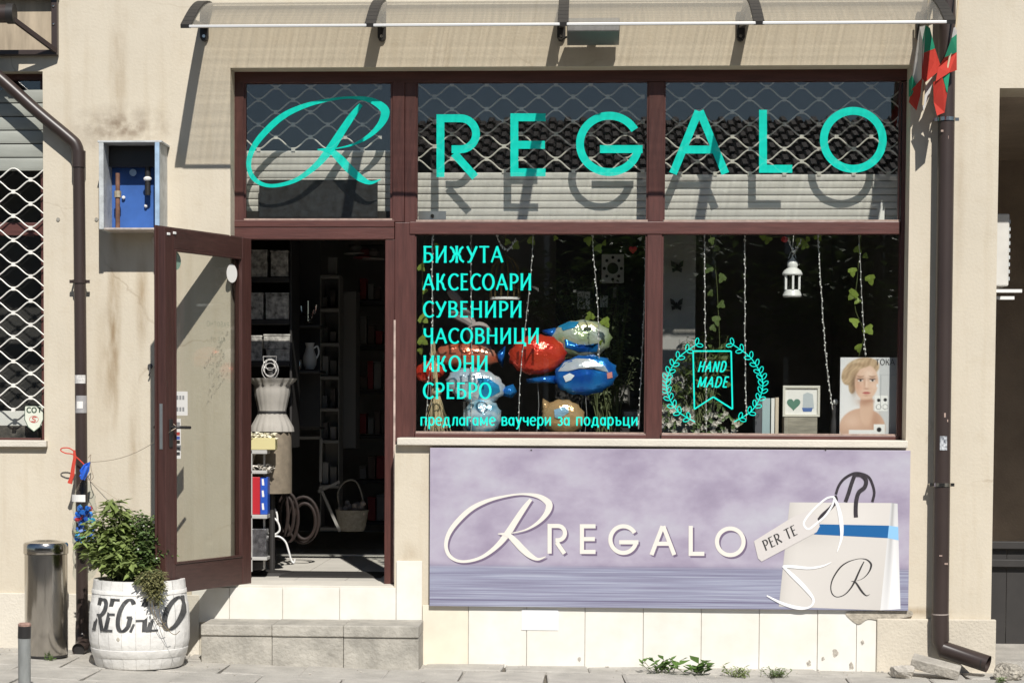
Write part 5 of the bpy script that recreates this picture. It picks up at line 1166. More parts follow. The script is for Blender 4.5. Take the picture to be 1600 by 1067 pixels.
CK = thing('wall_clock', 'square white wall clock with black markers at the top of the left display', 'clock', W(957,441,1.3))
A = rect(940,397,975,442,1.3); MB().box(A[0],A[1],1.3,1.36,A[2],A[3]).build('case', M_WHITE, CK, bevel=.006)
cc = Vector(((A[0]+A[1])/2,1.298,(A[2]+A[3])/2)); q = MB()
MB().tube([(cc.x,1.299,cc.z),(cc.x,1.290,cc.z)], .038, 20).build('dial', M_INK, CK)
for i in range(8):
    a = i*math.pi/4; p = cc+Vector((math.cos(a)*.058,0,math.sin(a)*.075)); MB().tube([(p.x,1.299,p.z),(p.x,1.294,p.z)], .011, 8).build('marker', M_INK, CK)
for lab, x0, y0, x1, y1, Y in (('cream greeting card with a heart pinned in the left display',902,455,922,483,1.36),('second smaller cream card beside the heart card in the left display',938,462,950,480,1.36)):
    t = thing('greeting_card', lab, 'card', W((x0+x1)/2,y1,Y)); A = rect(x0,y0,x1,y1,Y); MB().box(A[0],A[1],Y,Y+.004,A[2],A[3]).build('card', M_PAPER, t)
    cx, cz = (A[0]+A[1])/2, (A[2]+A[3])/2; s = (A[1]-A[0])*.22
    MB().poly([(cx+s*16*math.sin(a)**3/16, Y-.001, cz+s*(13*math.cos(a)-5*math.cos(2*a)-2*math.cos(3*a)-math.cos(4*a))/16) for a in [2*math.pi*i/24 for i in range(24)]]).build('printed_heart', mat('grey_print', (.3,.3,.3)), t)
p = W(989,390,.35); q = MB(); s = .026
q.prism([(p.x+s*math.sin(a)**3, p.z+s*(13*math.cos(a)-5*math.cos(2*a)-2*math.cos(3*a)-math.cos(4*a))/16) for a in [2*math.pi*i/24 for i in range(24)]], .345, .36)
single(q, 'hanging_heart', mat('red_felt', (.50,.03,.03), .7), 'small red heart hanging at the top right of the left display', 'ornament')
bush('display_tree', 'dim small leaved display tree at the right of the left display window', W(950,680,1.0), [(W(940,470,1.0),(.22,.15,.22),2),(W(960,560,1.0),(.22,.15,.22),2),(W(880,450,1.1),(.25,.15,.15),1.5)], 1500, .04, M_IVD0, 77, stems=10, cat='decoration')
for i, (x0,y0,x1,y1,lab) in enumerate(((962,602,983,632,'small dim framed photo, upper one behind the dark blue balloon'),(972,640,1000,668,'small dim framed photo on the ledge at the right of the left display'),(955,446,966,468,'small dim hanging ornament plate under the square clock'))):
    FYf = .75 if i == 1 else 1.352; t = thing('small_frame', lab, 'frame', W((x0+x1)/2,y1,FYf)); A = rect(x0,y0,x1,y1,FYf); MB().box(A[0],A[1],FYf,FYf+.015,A[2],A[3]).build('frame', M_DARK, t, bevel=.003); MB().box(A[0]+.012,A[1]-.012,FYf-.003,FYf,A[2]+.012,A[3]-.012).build('photo', mat('dim_photo%d' % i, (.30,.28,.26), .6, var=.8, vscale=20), t)
# fairy lights
M_LED = mat('clear_led_bead', (.85,.84,.80), .15); M_FW = mat('silver_wire', (.75,.73,.70), .35, .5)
def fairy(label, pts, Y=.27, n=34, r=.0022):
    t = thing('fairy_lights', label, 'string lights', W(pts[0][0],pts[0][1],Y), 'unlit fairy light strings in the display windows')
    c = CR(pts, 12); rr = random.Random(int(pts[0][0])); MB().tube([W(x+rr.uniform(-.5,.5),y,Y) for x,y in c], r, 4).build('wire', M_FW, t)
    mb = MB()
    for i in range(n):
        x, y = c[int(i*(len(c)-1)/n)]; p = W(x+rr.uniform(-1.5,1.5), y+rr.uniform(-3,3), Y-.004); mb.ball(p, (.004,.004,.007), 6, 4)
    mb.build('beads', M_LED, t)
fairy('fairy light string nearest the left frame of the left display', ((676,366),(675,430),(676,500),(672,560),(664,675)))
fairy('fairy light string through the teal word list', ((736,366),(736,450),(737,540),(736,675)), n=20)
fairy('fairy light string slanting left below the ivy', ((833,366),(830,420),(822,500),(812,600),(811,675)), n=24)
fairy('short fairy light string above the green balloon', ((925,366),(929,420),(934,480),(936,560)), n=26)
fairy('fairy light string by the right edge of the left display', ((1009,370),(1007,470),(1003,560),(998,670)), n=40, r=.003)
fairy('fairy light swag at the top of the left display', ((775,366),(783,382),(795,390),(806,372)), n=24)
fairy('fairy light string left of the hand made pennant', ((1101,366),(1101,430),(1102,520),(1103,600),(1104,675)), n=40, r=.003)
fairy('fairy light string right of the hand made pennant', ((1164,366),(1164,430),(1164,520),(1165,600),(1166,655)), n=40, r=.003)
fairy('fairy light string hanging slack beside the white lantern', ((1278,366),(1281,420),(1286,500),(1292,570),(1301,640)), n=46, r=.003)
fairy('fairy light string twisted through the right ivy', ((1342,366),(1346,450),(1350,520),(1352,556)), n=20)
# ivy
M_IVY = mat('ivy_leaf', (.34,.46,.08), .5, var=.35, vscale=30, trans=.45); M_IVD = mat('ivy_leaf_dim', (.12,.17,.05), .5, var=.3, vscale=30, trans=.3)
ivm = None
def ivy(label, leaves, vine, Y, m):
    global ivm
    t = thing('ivy_garland', label, 'garland', W(leaves[0][0],leaves[0][1],Y), 'artificial ivy garlands in the display windows'); rr = random.Random(int(leaves[0][0]))
    if len(vine) > 1: MB().tube([W(x,y,Y) for x,y in CR(vine,6)], .002, 4).build('vine', M_STEM, t)
    if ivm is None:
        q = MB(); o5 = [(0,0),(.45,.10),(.5,.42),(.28,.55),(.22,.8),(0,1.05),(-.22,.8),(-.28,.55),(-.5,.42),(-.45,.10)]
        q.v = [(x,-.10*abs(x),y-.4) for x,y in o5]+[(0,-.06,.1)]
        for i in range(10): q.face(i,(i+1)%10,10)
        ob = q.build('leaf', m, t); ivm = ob.data; bpy.data.objects.remove(ob)
    for x, y, s in leaves:
        me = ivm if m is M_IVY else ivm_d
        o = bpy.data.objects.new('leaf', me); COL.objects.link(o); o.parent = t; p = W(x,y,Y-.01)-t.location; o.location = p; o.scale = (s*.0050,)*3; o.rotation_euler = (rr.uniform(-.6,.6), rr.uniform(2.2,4.0), rr.uniform(-.6,.6))
ivy('bright ivy sprigs along the top of the left display', ((806,384,13),(793,378,9),(830,376,12),(919,376,12),(935,388,12),(944,380,9),(868,372,7)), ((775,366),(806,380),(833,368),(880,366),(920,372),(938,384)), .29, M_IVY)
ivm_d = ivm.copy(); ivm_d.materials.clear(); ivm_d.materials.append(M_IVD)
ivy('ivy strand down the left edge of the left display', ((658,418,11),(661,498,14),(660,532,14),(664,455,8),(682,385,9),(657,548,9)), ((664,368),(660,420),(661,500),(659,550)), .29, M_IVY)
ivy('two ivy leaves lying on top of the green foil balloon', ((922,494,13),(946,503,14),(938,535,8)), ((915,490),(946,500)), .42, M_IVY)
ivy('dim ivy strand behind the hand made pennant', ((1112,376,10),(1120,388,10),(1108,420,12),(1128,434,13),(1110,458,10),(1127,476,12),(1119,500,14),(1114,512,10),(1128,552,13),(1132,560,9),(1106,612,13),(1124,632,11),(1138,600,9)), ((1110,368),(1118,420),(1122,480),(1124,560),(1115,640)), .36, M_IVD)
ivy('bright ivy strand on the right above the portrait poster', ((1333,460,15),(1340,470,9),(1335,503,15),(1357,515,15),(1341,543,12),(1360,436,14),(1332,424,12),(1340,390,11),(1352,400,8)), ((1345,366),(1340,430),(1336,480),(1350,520),(1342,556)), .31, M_IVY)
ivy('ivy tuft and red bow over the white lantern', ((1200,375,12),(1250,378,13),(1258,384,11),(1278,370,11),(1192,370,9),(1262,374,8)), ((1190,368),(1240,372),(1285,368)), .30, M_IVY)
single(MB().ball(W(1226,374,.30),(.022,.015,.020),8,6), 'red_bow', mat('red_felt', (.50,.03,.03)), 'small red bow tied at the top over the white lantern', 'bow')
fairy('fairy light swag above the white lantern', ((1232,374),(1240,392),(1252,376)), n=16)
# lantern
c = W(1238,434,.34); s = (W(1239,434,.34)-W(1238,434,.34)).length
LN = thing('lantern', 'white metal lantern hanging on a chain in the right display', 'lantern', (c.x,.34,W(1238,465,.34).z))
zz = lambda y: W(1238,y,.34).z-c.z
MB().lathe([(14*s,zz(464)),(15*s,zz(462)),(13*s,zz(456)),(12*s,zz(453))], c, 24).build('base', M_WHITE, LN, smooth=True)
MB().lathe([(15.5*s,zz(430)),(16*s,zz(428)),(13.5*s,zz(423)),(8*s,zz(419))], c, 24).build('eaves', M_WHITE, LN, smooth=True)
MB().lathe([(7*s,zz(419)),(8.6*s,zz(415)),(8.4*s,zz(410)),(4*s,zz(405)),(1.5*s,zz(402)),(1*s,zz(398))], c, 20).build('dome', M_WHITE, LN, smooth=True)
for i in range(6):
    a = math.pi/6+i*math.pi/3; MB().bar((c.x+12*s*math.cos(a),c.y+12*s*math.sin(a),c.z+zz(453)),(c.x+12*s*math.cos(a),c.y+12*s*math.sin(a),c.z+zz(430)),.013,.013).build('upright', M_WHITE, LN)
MB().lathe([(9.5*s,zz(453)),(9.5*s,zz(430))], c, 6, cap=False).build('pane', glass('lantern_glass', (.6,.62,.55)), LN)
MB().tube([W(1232,404,.34),W(1235,395,.34),W(1238,392,.34),W(1241,395,.34),W(1244,404,.34)], .0025, 5).build('handle', M_FW, LN); MB().tube([W(1238,392,.34),W(1240,368,.34)], .003, 5).build('chain', M_FW, LN)
# pillar with butterflies
A = rect(1028,340,1087,522,1.0); PIL = thing('display_pillar', 'plain pale pillar face with two butterfly decals at the left of the right display', 'pillar', ((A[0]+A[1])/2,1.1,A[2]))
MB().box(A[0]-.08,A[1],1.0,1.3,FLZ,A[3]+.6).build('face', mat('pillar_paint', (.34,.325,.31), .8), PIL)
for x, y in ((1058,418),(1057,477)):
    mb = MB()
    for sg in (1,-1):
        mb.poly([W(x,y,.985),W(x+sg*4,y-8,.96),W(x+sg*10,y-11,.95),W(x+sg*9,y-2,.955),W(x+sg*2,y+2,.98)]); mb.poly([W(x,y+1,.985),W(x+sg*8,y+1,.96),W(x+sg*7,y+8,.96),W(x+sg*2,y+6,.98)])
    mb.tube([W(x,y-5,.983),W(x,y+6,.983)], .005, 5); mb.build('butterfly', M_INK, PIL)
# items on the ledge, right display
def book(label, x0, y0, x1, y1, m, Y=.34):
    A = rect(x0,y0,x1,y1,Y); t = thing('book', label, 'book', ((A[0]+A[1])/2,Y,DKZ-.01), 'upright books in the right display')
    w = A[1]-A[0]
    MB().box(A[0],A[1],Y,Y+.003,DKZ-.010,A[3]).build('spine', m, t); MB().box(A[0],A[0]+.003,Y+.0031,Y+.15,DKZ-.010,A[3]).build('cover', m, t); MB().box(A[1]-.003,A[1],Y+.0031,Y+.15,DKZ-.010,A[3]).build('cover', m, t); MB().box(A[0]+.0031,A[1]-.0031,Y+.0031,Y+.145,DKZ-.006,A[3]-.004).build('pages', M_PAPER, t)
book('dark grey book, leftmost of the upright books in the right display', 1180, 622, 1190.5, 680, mat('dark_grey_cloth', (.10,.10,.11), .7)); book('pale blue book in the row of upright books', 1191, 622, 1203, 680, mat('pale_blue_cloth', (.36,.47,.48), .7)); book('thin white book in the row of upright books', 1205, 622, 1210, 680, M_PAPER); book('thin cream book, rightmost of the upright books', 1211.5, 621, 1216.5, 680, mat('cream_cloth', (.62,.52,.40), .7))
A = rect(1225,652,1277,681,.32); BKB = single(MB().box(A[0],A[1],.32,.44,DKZ-.010,A[3]), 'wood_block', mat('grey_wood', (.33,.30,.24), .8, var=.3, vscale=10, stretch=(1,1,6)), 'grey wooden block under the framed picture in the right display', 'block', bevel=.003)
PF = thing('framed_picture', 'white framed picture with a green heart standing on the wooden block', 'picture', W(1252,651,.35))
fx0,fx1,fz0,fz1 = rect(1223,602.5,1281,651,.34)
for a in ((fx0,fx1,fz0,fz0+.016),(fx0,fx1,fz1-.016,fz1),(fx0,fx0+.016,fz0+.016,fz1-.016),(fx1-.016,fx1,fz0+.016,fz1-.016)): MB().box(a[0],a[1],.33,.35,a[2],a[3]).build('frame_bar', mat('cream_frame', (.66,.63,.55), .5), PF, bevel=.002)
MB().box(fx0+.014,fx1-.014,.342,.346,fz0+.014,fz1-.014).build('print_sheet', M_PAPER, PF)
p = W(1240,631,.341); s = .043; MB().poly([(p.x+s*math.sin(a)**3,.3405,p.z+s*(13*math.cos(a)-5*math.cos(2*a)-2*math.cos(3*a)-math.cos(4*a))/16) for a in [2*math.pi*i/24 for i in range(24)]]).build('printed_heart', mat('green_print', (.10,.22,.16), .6), PF)
mb = MB(); mb.poly([W(x,y,.341) for x,y in ((1255,616),(1262,613),(1270,616),(1272,638),(1254,638))]); mb.build('printed_shirt', mat('pale_print', (.48,.52,.54), .6), PF)
mb = MB(); mb.poly([W(x,y,.3405) for x,y in ((1253,637),(1270,637),(1268,643),(1255,643))]); mb.build('printed_hem', mat('blue_print', (.08,.15,.38), .6), PF)
DB = thing('dark_bottle', 'dark squat figure bottle between the framed picture and the poster', 'bottle', W(1305,680,.36)); c = W(1305,680,.36)
MB().lathe([(.030,0),(.034,.04),(.030,.11),(.022,.15),(.026,.19),(.018,.215)], (c.x,.36,DKZ-.01), 16).build('body', mat('dark_ceramic', (.06,.055,.055), .35), DB, smooth=True); MB().ball((c.x,.36,DKZ+.225),(.018,.018,.02),10,7).build('stopper', M_WHITE, DB, smooth=True)
# white flowers
FLW = thing('white_flower_heap', 'heap of white artificial flowers on the ledge below the hand made badge', 'flowers', W(1095,680,.34)); rr = random.Random(14)
mb = MB(); lf = MB()
for _ in range(46):
    x = rr.uniform(1032,1156); top = 640+abs(x-1075)*.10 if x > 1075 else 630+(1075-x)*.1
    p = W(x, rr.uniform(top,676), rr.uniform(.28,.42))
    for k in range(7):
        a = k*6.28/7+rr.random(); d = Vector((math.cos(a), -.5, math.sin(a))); mb.leaf(p, d, (0,-1,.2), .024*rr.uniform(.8,1.3), .02, .3)
    for k in range(2):
        a = rr.uniform(0,6.28); lf.leaf(p+Vector((0,.01,0)), Vector((math.cos(a),.2,math.sin(a))), (0,-1,0), .05, .022, .2)
mb.build('petals', mat('white_petal', (.66,.62,.55), .7, island=.2, trans=.2), FLW); lf.build('leaves', ML2, FLW)
# dark artificial plant behind the pennant
bush('display_plant', 'dark leafy display plant behind the hand made pennant', W(1095,660,.7), [(W(1090,560,.75),(.22,.12,.15),2),(W(1080,600,.75),(.2,.1,.15),2),(W(1120,530,.8),(.12,.1,.06),1)], 700, .06, M_IVD, 31, stems=9)
# portrait poster
PO = thing('portrait_poster', 'upright advert card with a portrait of a woman with bare shoulders and pearl earrings', 'poster', W(1357,680,.27))
PYY = .265
a0,a1,b0,b1 = rect(1312.5,558.5,1401,680,PYY); MB().box(a0,a1,PYY,PYY+.008,b0,b1).build('board', mat('poster_paper', (.80,.79,.78), .4), PO)
def ss(d, w): t = max(0, min(1, .5-d/w)); return t*t*(3-2*t)
def ell(x, y, cx, cy, rx, ry, rot=0):
    c, s_ = math.cos(R_(rot)), math.sin(R_(rot)); u, v = (x-cx)*c+(y-cy)*s_, -(x-cx)*s_+(y-cy)*c
    return (math.hypot(u/rx, v/ry)-1)*min(rx, ry)
_tone = [(random.Random(91).uniform(0,6))]
def portrait(x, y):      # x,y in the enlarged sketch of the card (275 x 365), returns sRGB ink
    col = [222+8*(y/365), 221+8*(y/365), 222+8*(y/365)]
    def lay(c, d, w):
        a = ss(d, w)
        for i in range(3): col[i] += (c[i]-col[i])*a
    def lay_a(c, a):
        for i in range(3): col[i] += (c[i]-col[i])*max(0, min(1, a))
    lay((196,198,200), max(190-x, -1), 6); lay((150,154,158), max(242-x, -1), 20)
    # shoulders and neck
    lay((206,170,148), max(ell(x,y,110,330,112,92), -400), 8); lay((214,180,158), ell(x,y,130,236,33,84), 8)
    lay_a((168,124,102), .55*math.exp(-((x-118)/34)**2-((y-212)/16)**2)); lay_a((232,204,186), .5*math.exp(-((x-60)/40)**2-((y-300)/30)**2)); lay_a((170,126,104), .45*math.exp(-((x-175)/22)**2-((y-300)/50)**2))
    # hair: rolled back waves
    wav = .5+.28*math.sin(x*.07+y*.13+2.6*math.sin(x*.045-y*.03))+.22*math.sin(x*.31+y*.23+1.5*math.sin(y*.11)); hc = (164+40*wav, 138+38*wav, 108+36*wav)
    lay(hc, min(ell(x,y,104,52,86,50,-12), ell(x,y,40,84,34,46,10), ell(x,y,58,130,18,40)), 7)
    lay_a((226,206,178), .7*math.exp(-((x-105)/50)**2-((y-26)/12)**2)); lay_a((92,70,54), .6*math.exp(-((x-66)/12)**2-((y-130)/44)**2))
    # face
    lay((224,190,168), ell(x,y,128,118,56,82,5), 8); lay_a((240,214,196), .75*math.exp(-((x-140)/24)**2-((y-78)/22)**2)); lay_a((196,150,126), .6*math.exp(-((x-84)/14)**2-((y-130)/44)**2)); lay_a((236,206,188), .55*math.exp(-((x-166)/14)**2-((y-132)/16)**2)); lay_a((214,158,140), .35*math.exp(-((x-100)/14)**2-((y-142)/14)**2))
    lay(hc, ell(x,y,104,34,62,17,-16), 8)
    for ex in (98, 156):
        lay_a((150,112,96), .55*math.exp(-((x-ex)/20)**2-((y-102)/10)**2)); lay_a((238,232,228), .9*ss(ell(x,y,ex,108,13,4.6,-4), 3)); lay_a((52,48,50), .95*ss(ell(x,y,ex+1,107.5,5,5), 3)); lay_a((46,36,34), .85*math.exp(-((x-ex)/15)**4-((y-103+((x-ex)/15)**2*3)/2.4)**2)); lay_a((128,94,72), .75*math.exp(-((x-ex)/17)**4-((y-90+((x-ex)/17)**2*4)/2.6)**2))
    lay_a((188,140,118), .55*math.exp(-((x-118)/5)**2-((y-122)/18)**2)); lay_a((246,222,206), .6*math.exp(-((x-128)/4)**2-((y-122)/20)**2)); lay_a((150,98,84), .6*math.exp(-((x-128)/12)**2-((y-146)/3)**2))
    lay_a((186,98,96), .95*ss(ell(x,y,128,166,18,5.4), 3.5)); lay_a((120,52,56), .8*math.exp(-((x-128)/17)**4-((y-165.5)/1.3)**2)); lay_a((214,140,134), .6*math.exp(-((x-130)/8)**2-((y-169)/2)**2)); lay_a((176,128,106), .5*math.exp(-((x-128)/16)**2-((y-178)/4)**2)); lay_a((168,122,100), .6*math.exp(-((x-140)/40)**2-((y-203)/8)**2))
    # jewellery cards
    for q in ((168,177,232,250),(165,313,220,365),(45,340,165,365)): lay((238,238,236), max(q[0]-x, x-q[2], q[1]-y, y-q[3]), 1.5)
    for cx, cy, r in ((188,200,8),(220,198,8),(192,338,11)): lay((34,34,38), ell(x,y,cx,cy,r,r), 3)
    for cx in (188,220): lay((70,70,74), abs(math.hypot(x-cx,y-231)-12)-.8, 2)
    lay((232,232,234), ell(x,y,180,131,4,9), 3); lay((120,124,130), max(abs(y-82)-.8, 190-x), 2); lay((120,124,130), max(abs(x-198)-.8, 82-y, y-240), 2)
    return col
mb = MB(); cols = []; nx_, ny_ = 92, 122
for j in range(ny_+1):
    for i in range(nx_+1):
        u, v = i/nx_, j/ny_; mb.v.append((a0+(a1-a0)*u, PYY-.0012, b1+(b0-b1)*v)); cols.append((*srgb(*portrait(u*275, v*365)), 1))
for j in range(ny_):
    for i in range(nx_): q = j*(nx_+1)+i; mb.face(q, q+nx_+1, q+nx_+2, q+1)
ink(mb, cols, 'portrait_print', PO)
letters('TOKA', PO, M_INK, pxplane(PYY-.004), x0=1368, x1=1398, ytop=561, ybase=570, thick=1.1, thin=.7, gap=.08)

# ================================================================== SHOP INTERIOR THROUGH THE DOOR
SHF = thing('wall_shelving', 'dark wall shelving with patterned boxes inside the door on the left', 'shelf', W(420,640,.95))
def ibox(t, name, m, x0, y0, x1, y1, Y, d, bev=.004): A = rect(x0,y0,x1,y1,Y); return MB().box(A[0],A[1],Y,Y+d,A[2],A[3]).build(name, m, t, bevel=bev)
for y in (437,503,568): ibox(SHF, 'board', M_DARK, 360, y-4, 452, y+4, .95, .40)
ibox(SHF, 'back_panel', M_DARK, 360, 372, 456, 700, 1.36, .02); ibox(SHF, 'upright', M_DARK, 452.5, 372, 456, 700, .97, .38)
M_PAT = mat('patterned_box', (.72,.68,.62), .7, var=.9, vscale=26, col2=(.06,.055,.05), detail=6)
for i, (x0,y0,x1,y1,lab) in enumerate(((389,390,417,433,'patterned gift box at the left of the top dark shelf'),(423,391,450,432.5,'patterned gift box at the right of the top dark shelf'),(389,457,411,499,'patterned gift box at the left of the middle dark shelf'),(415,457,451,499,'wide patterned gift box on the middle dark shelf'),(389,524,409,564,'patterned gift box at the left of the lower dark shelf'),(412,522,453,545,'wide patterned gift box on the lower dark shelf'),(416,545.4,452,564,'flat patterned box under the wide one on the lower dark shelf'))):
    t = thing('gift_box', lab, 'box', W((x0+x1)/2,y1,.97), 'patterned boxes on the dark shelving'); A = rect(x0,y0,x1,y1,.96); MB().box(A[0],A[1],0.96,1.11,A[2],A[3]-.014).build('box', M_PAT, t, bevel=.004); MB().box(A[0]-.003,A[1]+.003,0.957,1.113,A[3]-.0135,A[3]).build('lid', M_PAT, t, bevel=.004)
# candelabra, jug
t = thing('candelabra', 'small silver branched candlestick beside the dark shelving', 'candlestick', W(481,505,1.5)); mb = MB()
for pts in (((481,505),(481,470)),((481,492),(472,490),(470,478)),((481,492),(491,490),(494,476)),((481,498),(486,498),(490,484))): mb.tube([W(x,y,1.5) for x,y in CR(pts,4)], .007, 6)
mb.build('branches', M_STEEL, t, smooth=True); c = W(481,506,1.5); MB().lathe([(.04,0),(.03,.01),(.008,.02)], c, 16).build('foot', M_STEEL, t, smooth=True)
t = thing('jug', 'white ceramic jug with handle next to the dark shelving', 'jug', W(486,577,1.5)); c = W(484,577,1.5)
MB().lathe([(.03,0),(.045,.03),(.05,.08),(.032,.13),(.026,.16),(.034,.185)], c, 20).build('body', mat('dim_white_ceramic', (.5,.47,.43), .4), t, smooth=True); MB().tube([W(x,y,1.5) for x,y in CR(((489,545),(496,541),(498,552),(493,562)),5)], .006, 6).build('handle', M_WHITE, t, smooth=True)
SDS = thing('side_shelf', 'dark narrow shelf holding the jug and candlestick beside the patterned boxes', 'shelf', W(478,580,1.5))
for y in (507.5, 578.5): ibox(SDS, 'board', M_DARK, 455, y, 500, y+4, 1.38, .34)
ibox(SDS, 'back_panel', M_DARK, 455, 372, 500, 668, 1.73, .02)
# glassware
for i, (x, y) in enumerate(((458,560),(466,563))):
    c = W(x,577.5,1.45); single(MB().lathe([(.025,0),(.028,.05),(.022,.07)], c, 14), 'glass_jar', M_STEEL, ('small shiny jar nearest the dark shelving','second small shiny jar beside the white jug')[i], 'jar', 'shiny jars by the jug', smooth=True)
# display tower
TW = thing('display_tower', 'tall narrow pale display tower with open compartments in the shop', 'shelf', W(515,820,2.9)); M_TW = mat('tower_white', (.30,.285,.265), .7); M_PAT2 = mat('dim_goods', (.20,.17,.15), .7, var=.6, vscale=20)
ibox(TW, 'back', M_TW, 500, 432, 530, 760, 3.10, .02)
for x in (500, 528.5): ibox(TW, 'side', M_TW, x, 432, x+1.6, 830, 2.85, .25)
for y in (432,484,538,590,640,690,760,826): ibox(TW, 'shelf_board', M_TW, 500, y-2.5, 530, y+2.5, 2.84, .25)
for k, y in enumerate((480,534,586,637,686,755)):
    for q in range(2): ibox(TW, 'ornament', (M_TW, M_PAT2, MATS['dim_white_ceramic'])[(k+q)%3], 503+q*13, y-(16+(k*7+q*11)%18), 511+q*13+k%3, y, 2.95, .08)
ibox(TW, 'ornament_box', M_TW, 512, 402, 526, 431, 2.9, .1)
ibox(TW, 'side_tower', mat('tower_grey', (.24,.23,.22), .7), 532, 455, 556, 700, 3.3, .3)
# mannequin bust in corset and skirt
MQ = thing('mannequin', 'dressmaker bust in a white ruffled corset and jute skirt just inside the door', 'mannequin', W(425,760,.84)); c = W(425,640,.84); s = (W(426,640,.84)-c).length; zz = lambda y: W(425,y,.84).z-c.z
pl = lambda a, i: 1+(.065*math.sin(17*a+.6*math.sin(3*a)) if i in (0,1,9,10) else .022*math.sin(17*a+.6*math.sin(3*a)))
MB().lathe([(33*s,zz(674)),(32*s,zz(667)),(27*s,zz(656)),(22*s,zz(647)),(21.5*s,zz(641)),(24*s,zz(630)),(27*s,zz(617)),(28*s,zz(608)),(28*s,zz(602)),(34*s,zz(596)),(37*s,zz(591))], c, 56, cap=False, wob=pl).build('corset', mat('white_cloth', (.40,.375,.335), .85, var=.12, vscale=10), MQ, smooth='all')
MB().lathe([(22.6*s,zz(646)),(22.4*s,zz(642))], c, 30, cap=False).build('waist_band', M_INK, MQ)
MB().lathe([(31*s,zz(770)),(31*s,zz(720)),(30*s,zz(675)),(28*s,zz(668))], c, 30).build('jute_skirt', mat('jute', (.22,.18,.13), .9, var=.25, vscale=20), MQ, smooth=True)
MB().lathe([(24*s,zz(604)),(12*s,zz(594)),(7*s,zz(585)),(7*s,zz(575))], c, 20).build('neck', M_DARK, MQ, smooth=True)
mb = MB()
for r_, y in ((9,588),(11,584),(13,588),(7,580)): mb.tube([W(422+r_*math.cos(R_(a)),y-10+r_*1.2*math.sin(R_(a)),.76) for a in range(0,360,20)], .003, 4, closed=True)
mb.tube([W(x,y,.76) for x,y in ((411,557),(432,557),(430,575),(413,575),(411,557))], .003, 4); mb.build('necklaces', M_FW, MQ)
MB().tube([(c.x,c.y,FLZ),(c.x,c.y,c.z+zz(768))], .02, 10).build('stand_pole', M_DARK, MQ); MB().lathe([(.16,0),(.14,.02),(.03,.03)], (c.x,c.y,FLZ), 24).build('stand_foot', M_DARK, MQ)
# gift display just inside the door
DSK = thing('gift_stand', 'narrow white display stand of gifts just inside the left door jamb', 'stand', W(408,890,.55))
M_GST = mat('stand_grey', (.45,.44,.42), .5)
for y, y2 in ((703,709),(735,740),(804,810),(870,875)): ibox(DSK, 'shelf_board', M_GST, 380, y, 417, y2, .50, .14, .003)
ibox(DSK, 'post', M_GST, 391.5, 703, 394, 893, .50, .02, .002); ibox(DSK, 'post', M_GST, 411, 703, 414, 889, .60, .02, .002)
def gift(lab, x0, y0, x1, y1, Y, m, d=.10):
    t = thing('gift_pack', lab, 'gift', W((x0+x1)/2,y1,Y), 'gifts on the white stand inside the door'); ibox(t, 'pack', m, x0, y0, x1, y1, Y, d, .004); return t
t = gift('cream soap pack with white ruffled top on the gift stand', 390, 684, 430, 702.5, .51, mat('cream_pack', (.62,.55,.28), .6)); mb = MB(); rr = random.Random(2)
for _ in range(60): p = W(rr.uniform(390,430), rr.uniform(678,688), .56+rr.uniform(-.04,.06)); a = rr.uniform(0,6.28); mb.leaf(p, (math.cos(a),math.sin(a),.4), (0,-.4,1), .035, .03, .3)
mb.build('ruffle', mat('cream_ruffle', (.72,.68,.52), .8), t)
t = gift('red gift pack standing on the gift stand', 392, 745, 406, 803.5, .52, mat('red_pack', (.45,.025,.035), .35)); 
t = gift('blue and white gift pack beside the red one on the gift stand', 406.5, 745, 418, 803.5, .53, mat('blue_pack', (.03,.10,.48), .35, var=.9, vscale=16, col2=(.02,.08,.42)))
for y in (748,766,786): mb = MB(); mb.poly([W(x,yy,.5296) for x,yy in ((409,y),(412,y),(413,y+10),(409.5,y+10))]); mb.build('white_mark', M_WHITE, t)
mb = MB(); rr = random.Random(6)
for _ in range(70): p = W(rr.uniform(392,424), rr.uniform(728,742), .56+rr.uniform(-.04,.08)); a = rr.uniform(0,6.28); mb.leaf(p, (math.cos(a),math.sin(a),.4), (0,-.4,1), .035, .028, .3)
single(mb, 'white_flowers', MATS['white_petal'], 'white artificial flowers lying over the red and blue packs', 'flowers')
# shiny wrapped gifts below
t = gift('clear wrapped shiny gift at the bottom of the gift stand', 393, 826, 416, 869.5, .52, mat('silver_wrap', (.40,.40,.42), .18, .8, var=.6, vscale=25)); 
t = gift('dark wrapped gift on the floor under the gift stand', 392, 877, 410, 890, .60, M_DARK)
# white scroll stand
t = thing('scroll_stand', 'white wrought iron stand with curled foot on the pale shop floor', 'stand', W(455,880,.9)); mb = MB()
for pts in (((424,838),(436,838),(446,846),(451,860),(455,874),(459,879),(461,873)), ((424,805),(434,815),(437,828),(428,835),(420,832)), ((425,790),(432,800),(434,815)), ((424,722),(440,726),(449,740),(451,756))): mb.tube([W(x,y,.85) for x,y in CR(pts,5)], .0065, 6)
mb.build('scroll_leg', M_WHITE, t, smooth=True); MB().tube([W(424,880,1.05),W(424,715,1.05)], .009, 8).build('upright', M_WHITE, t, smooth=True)
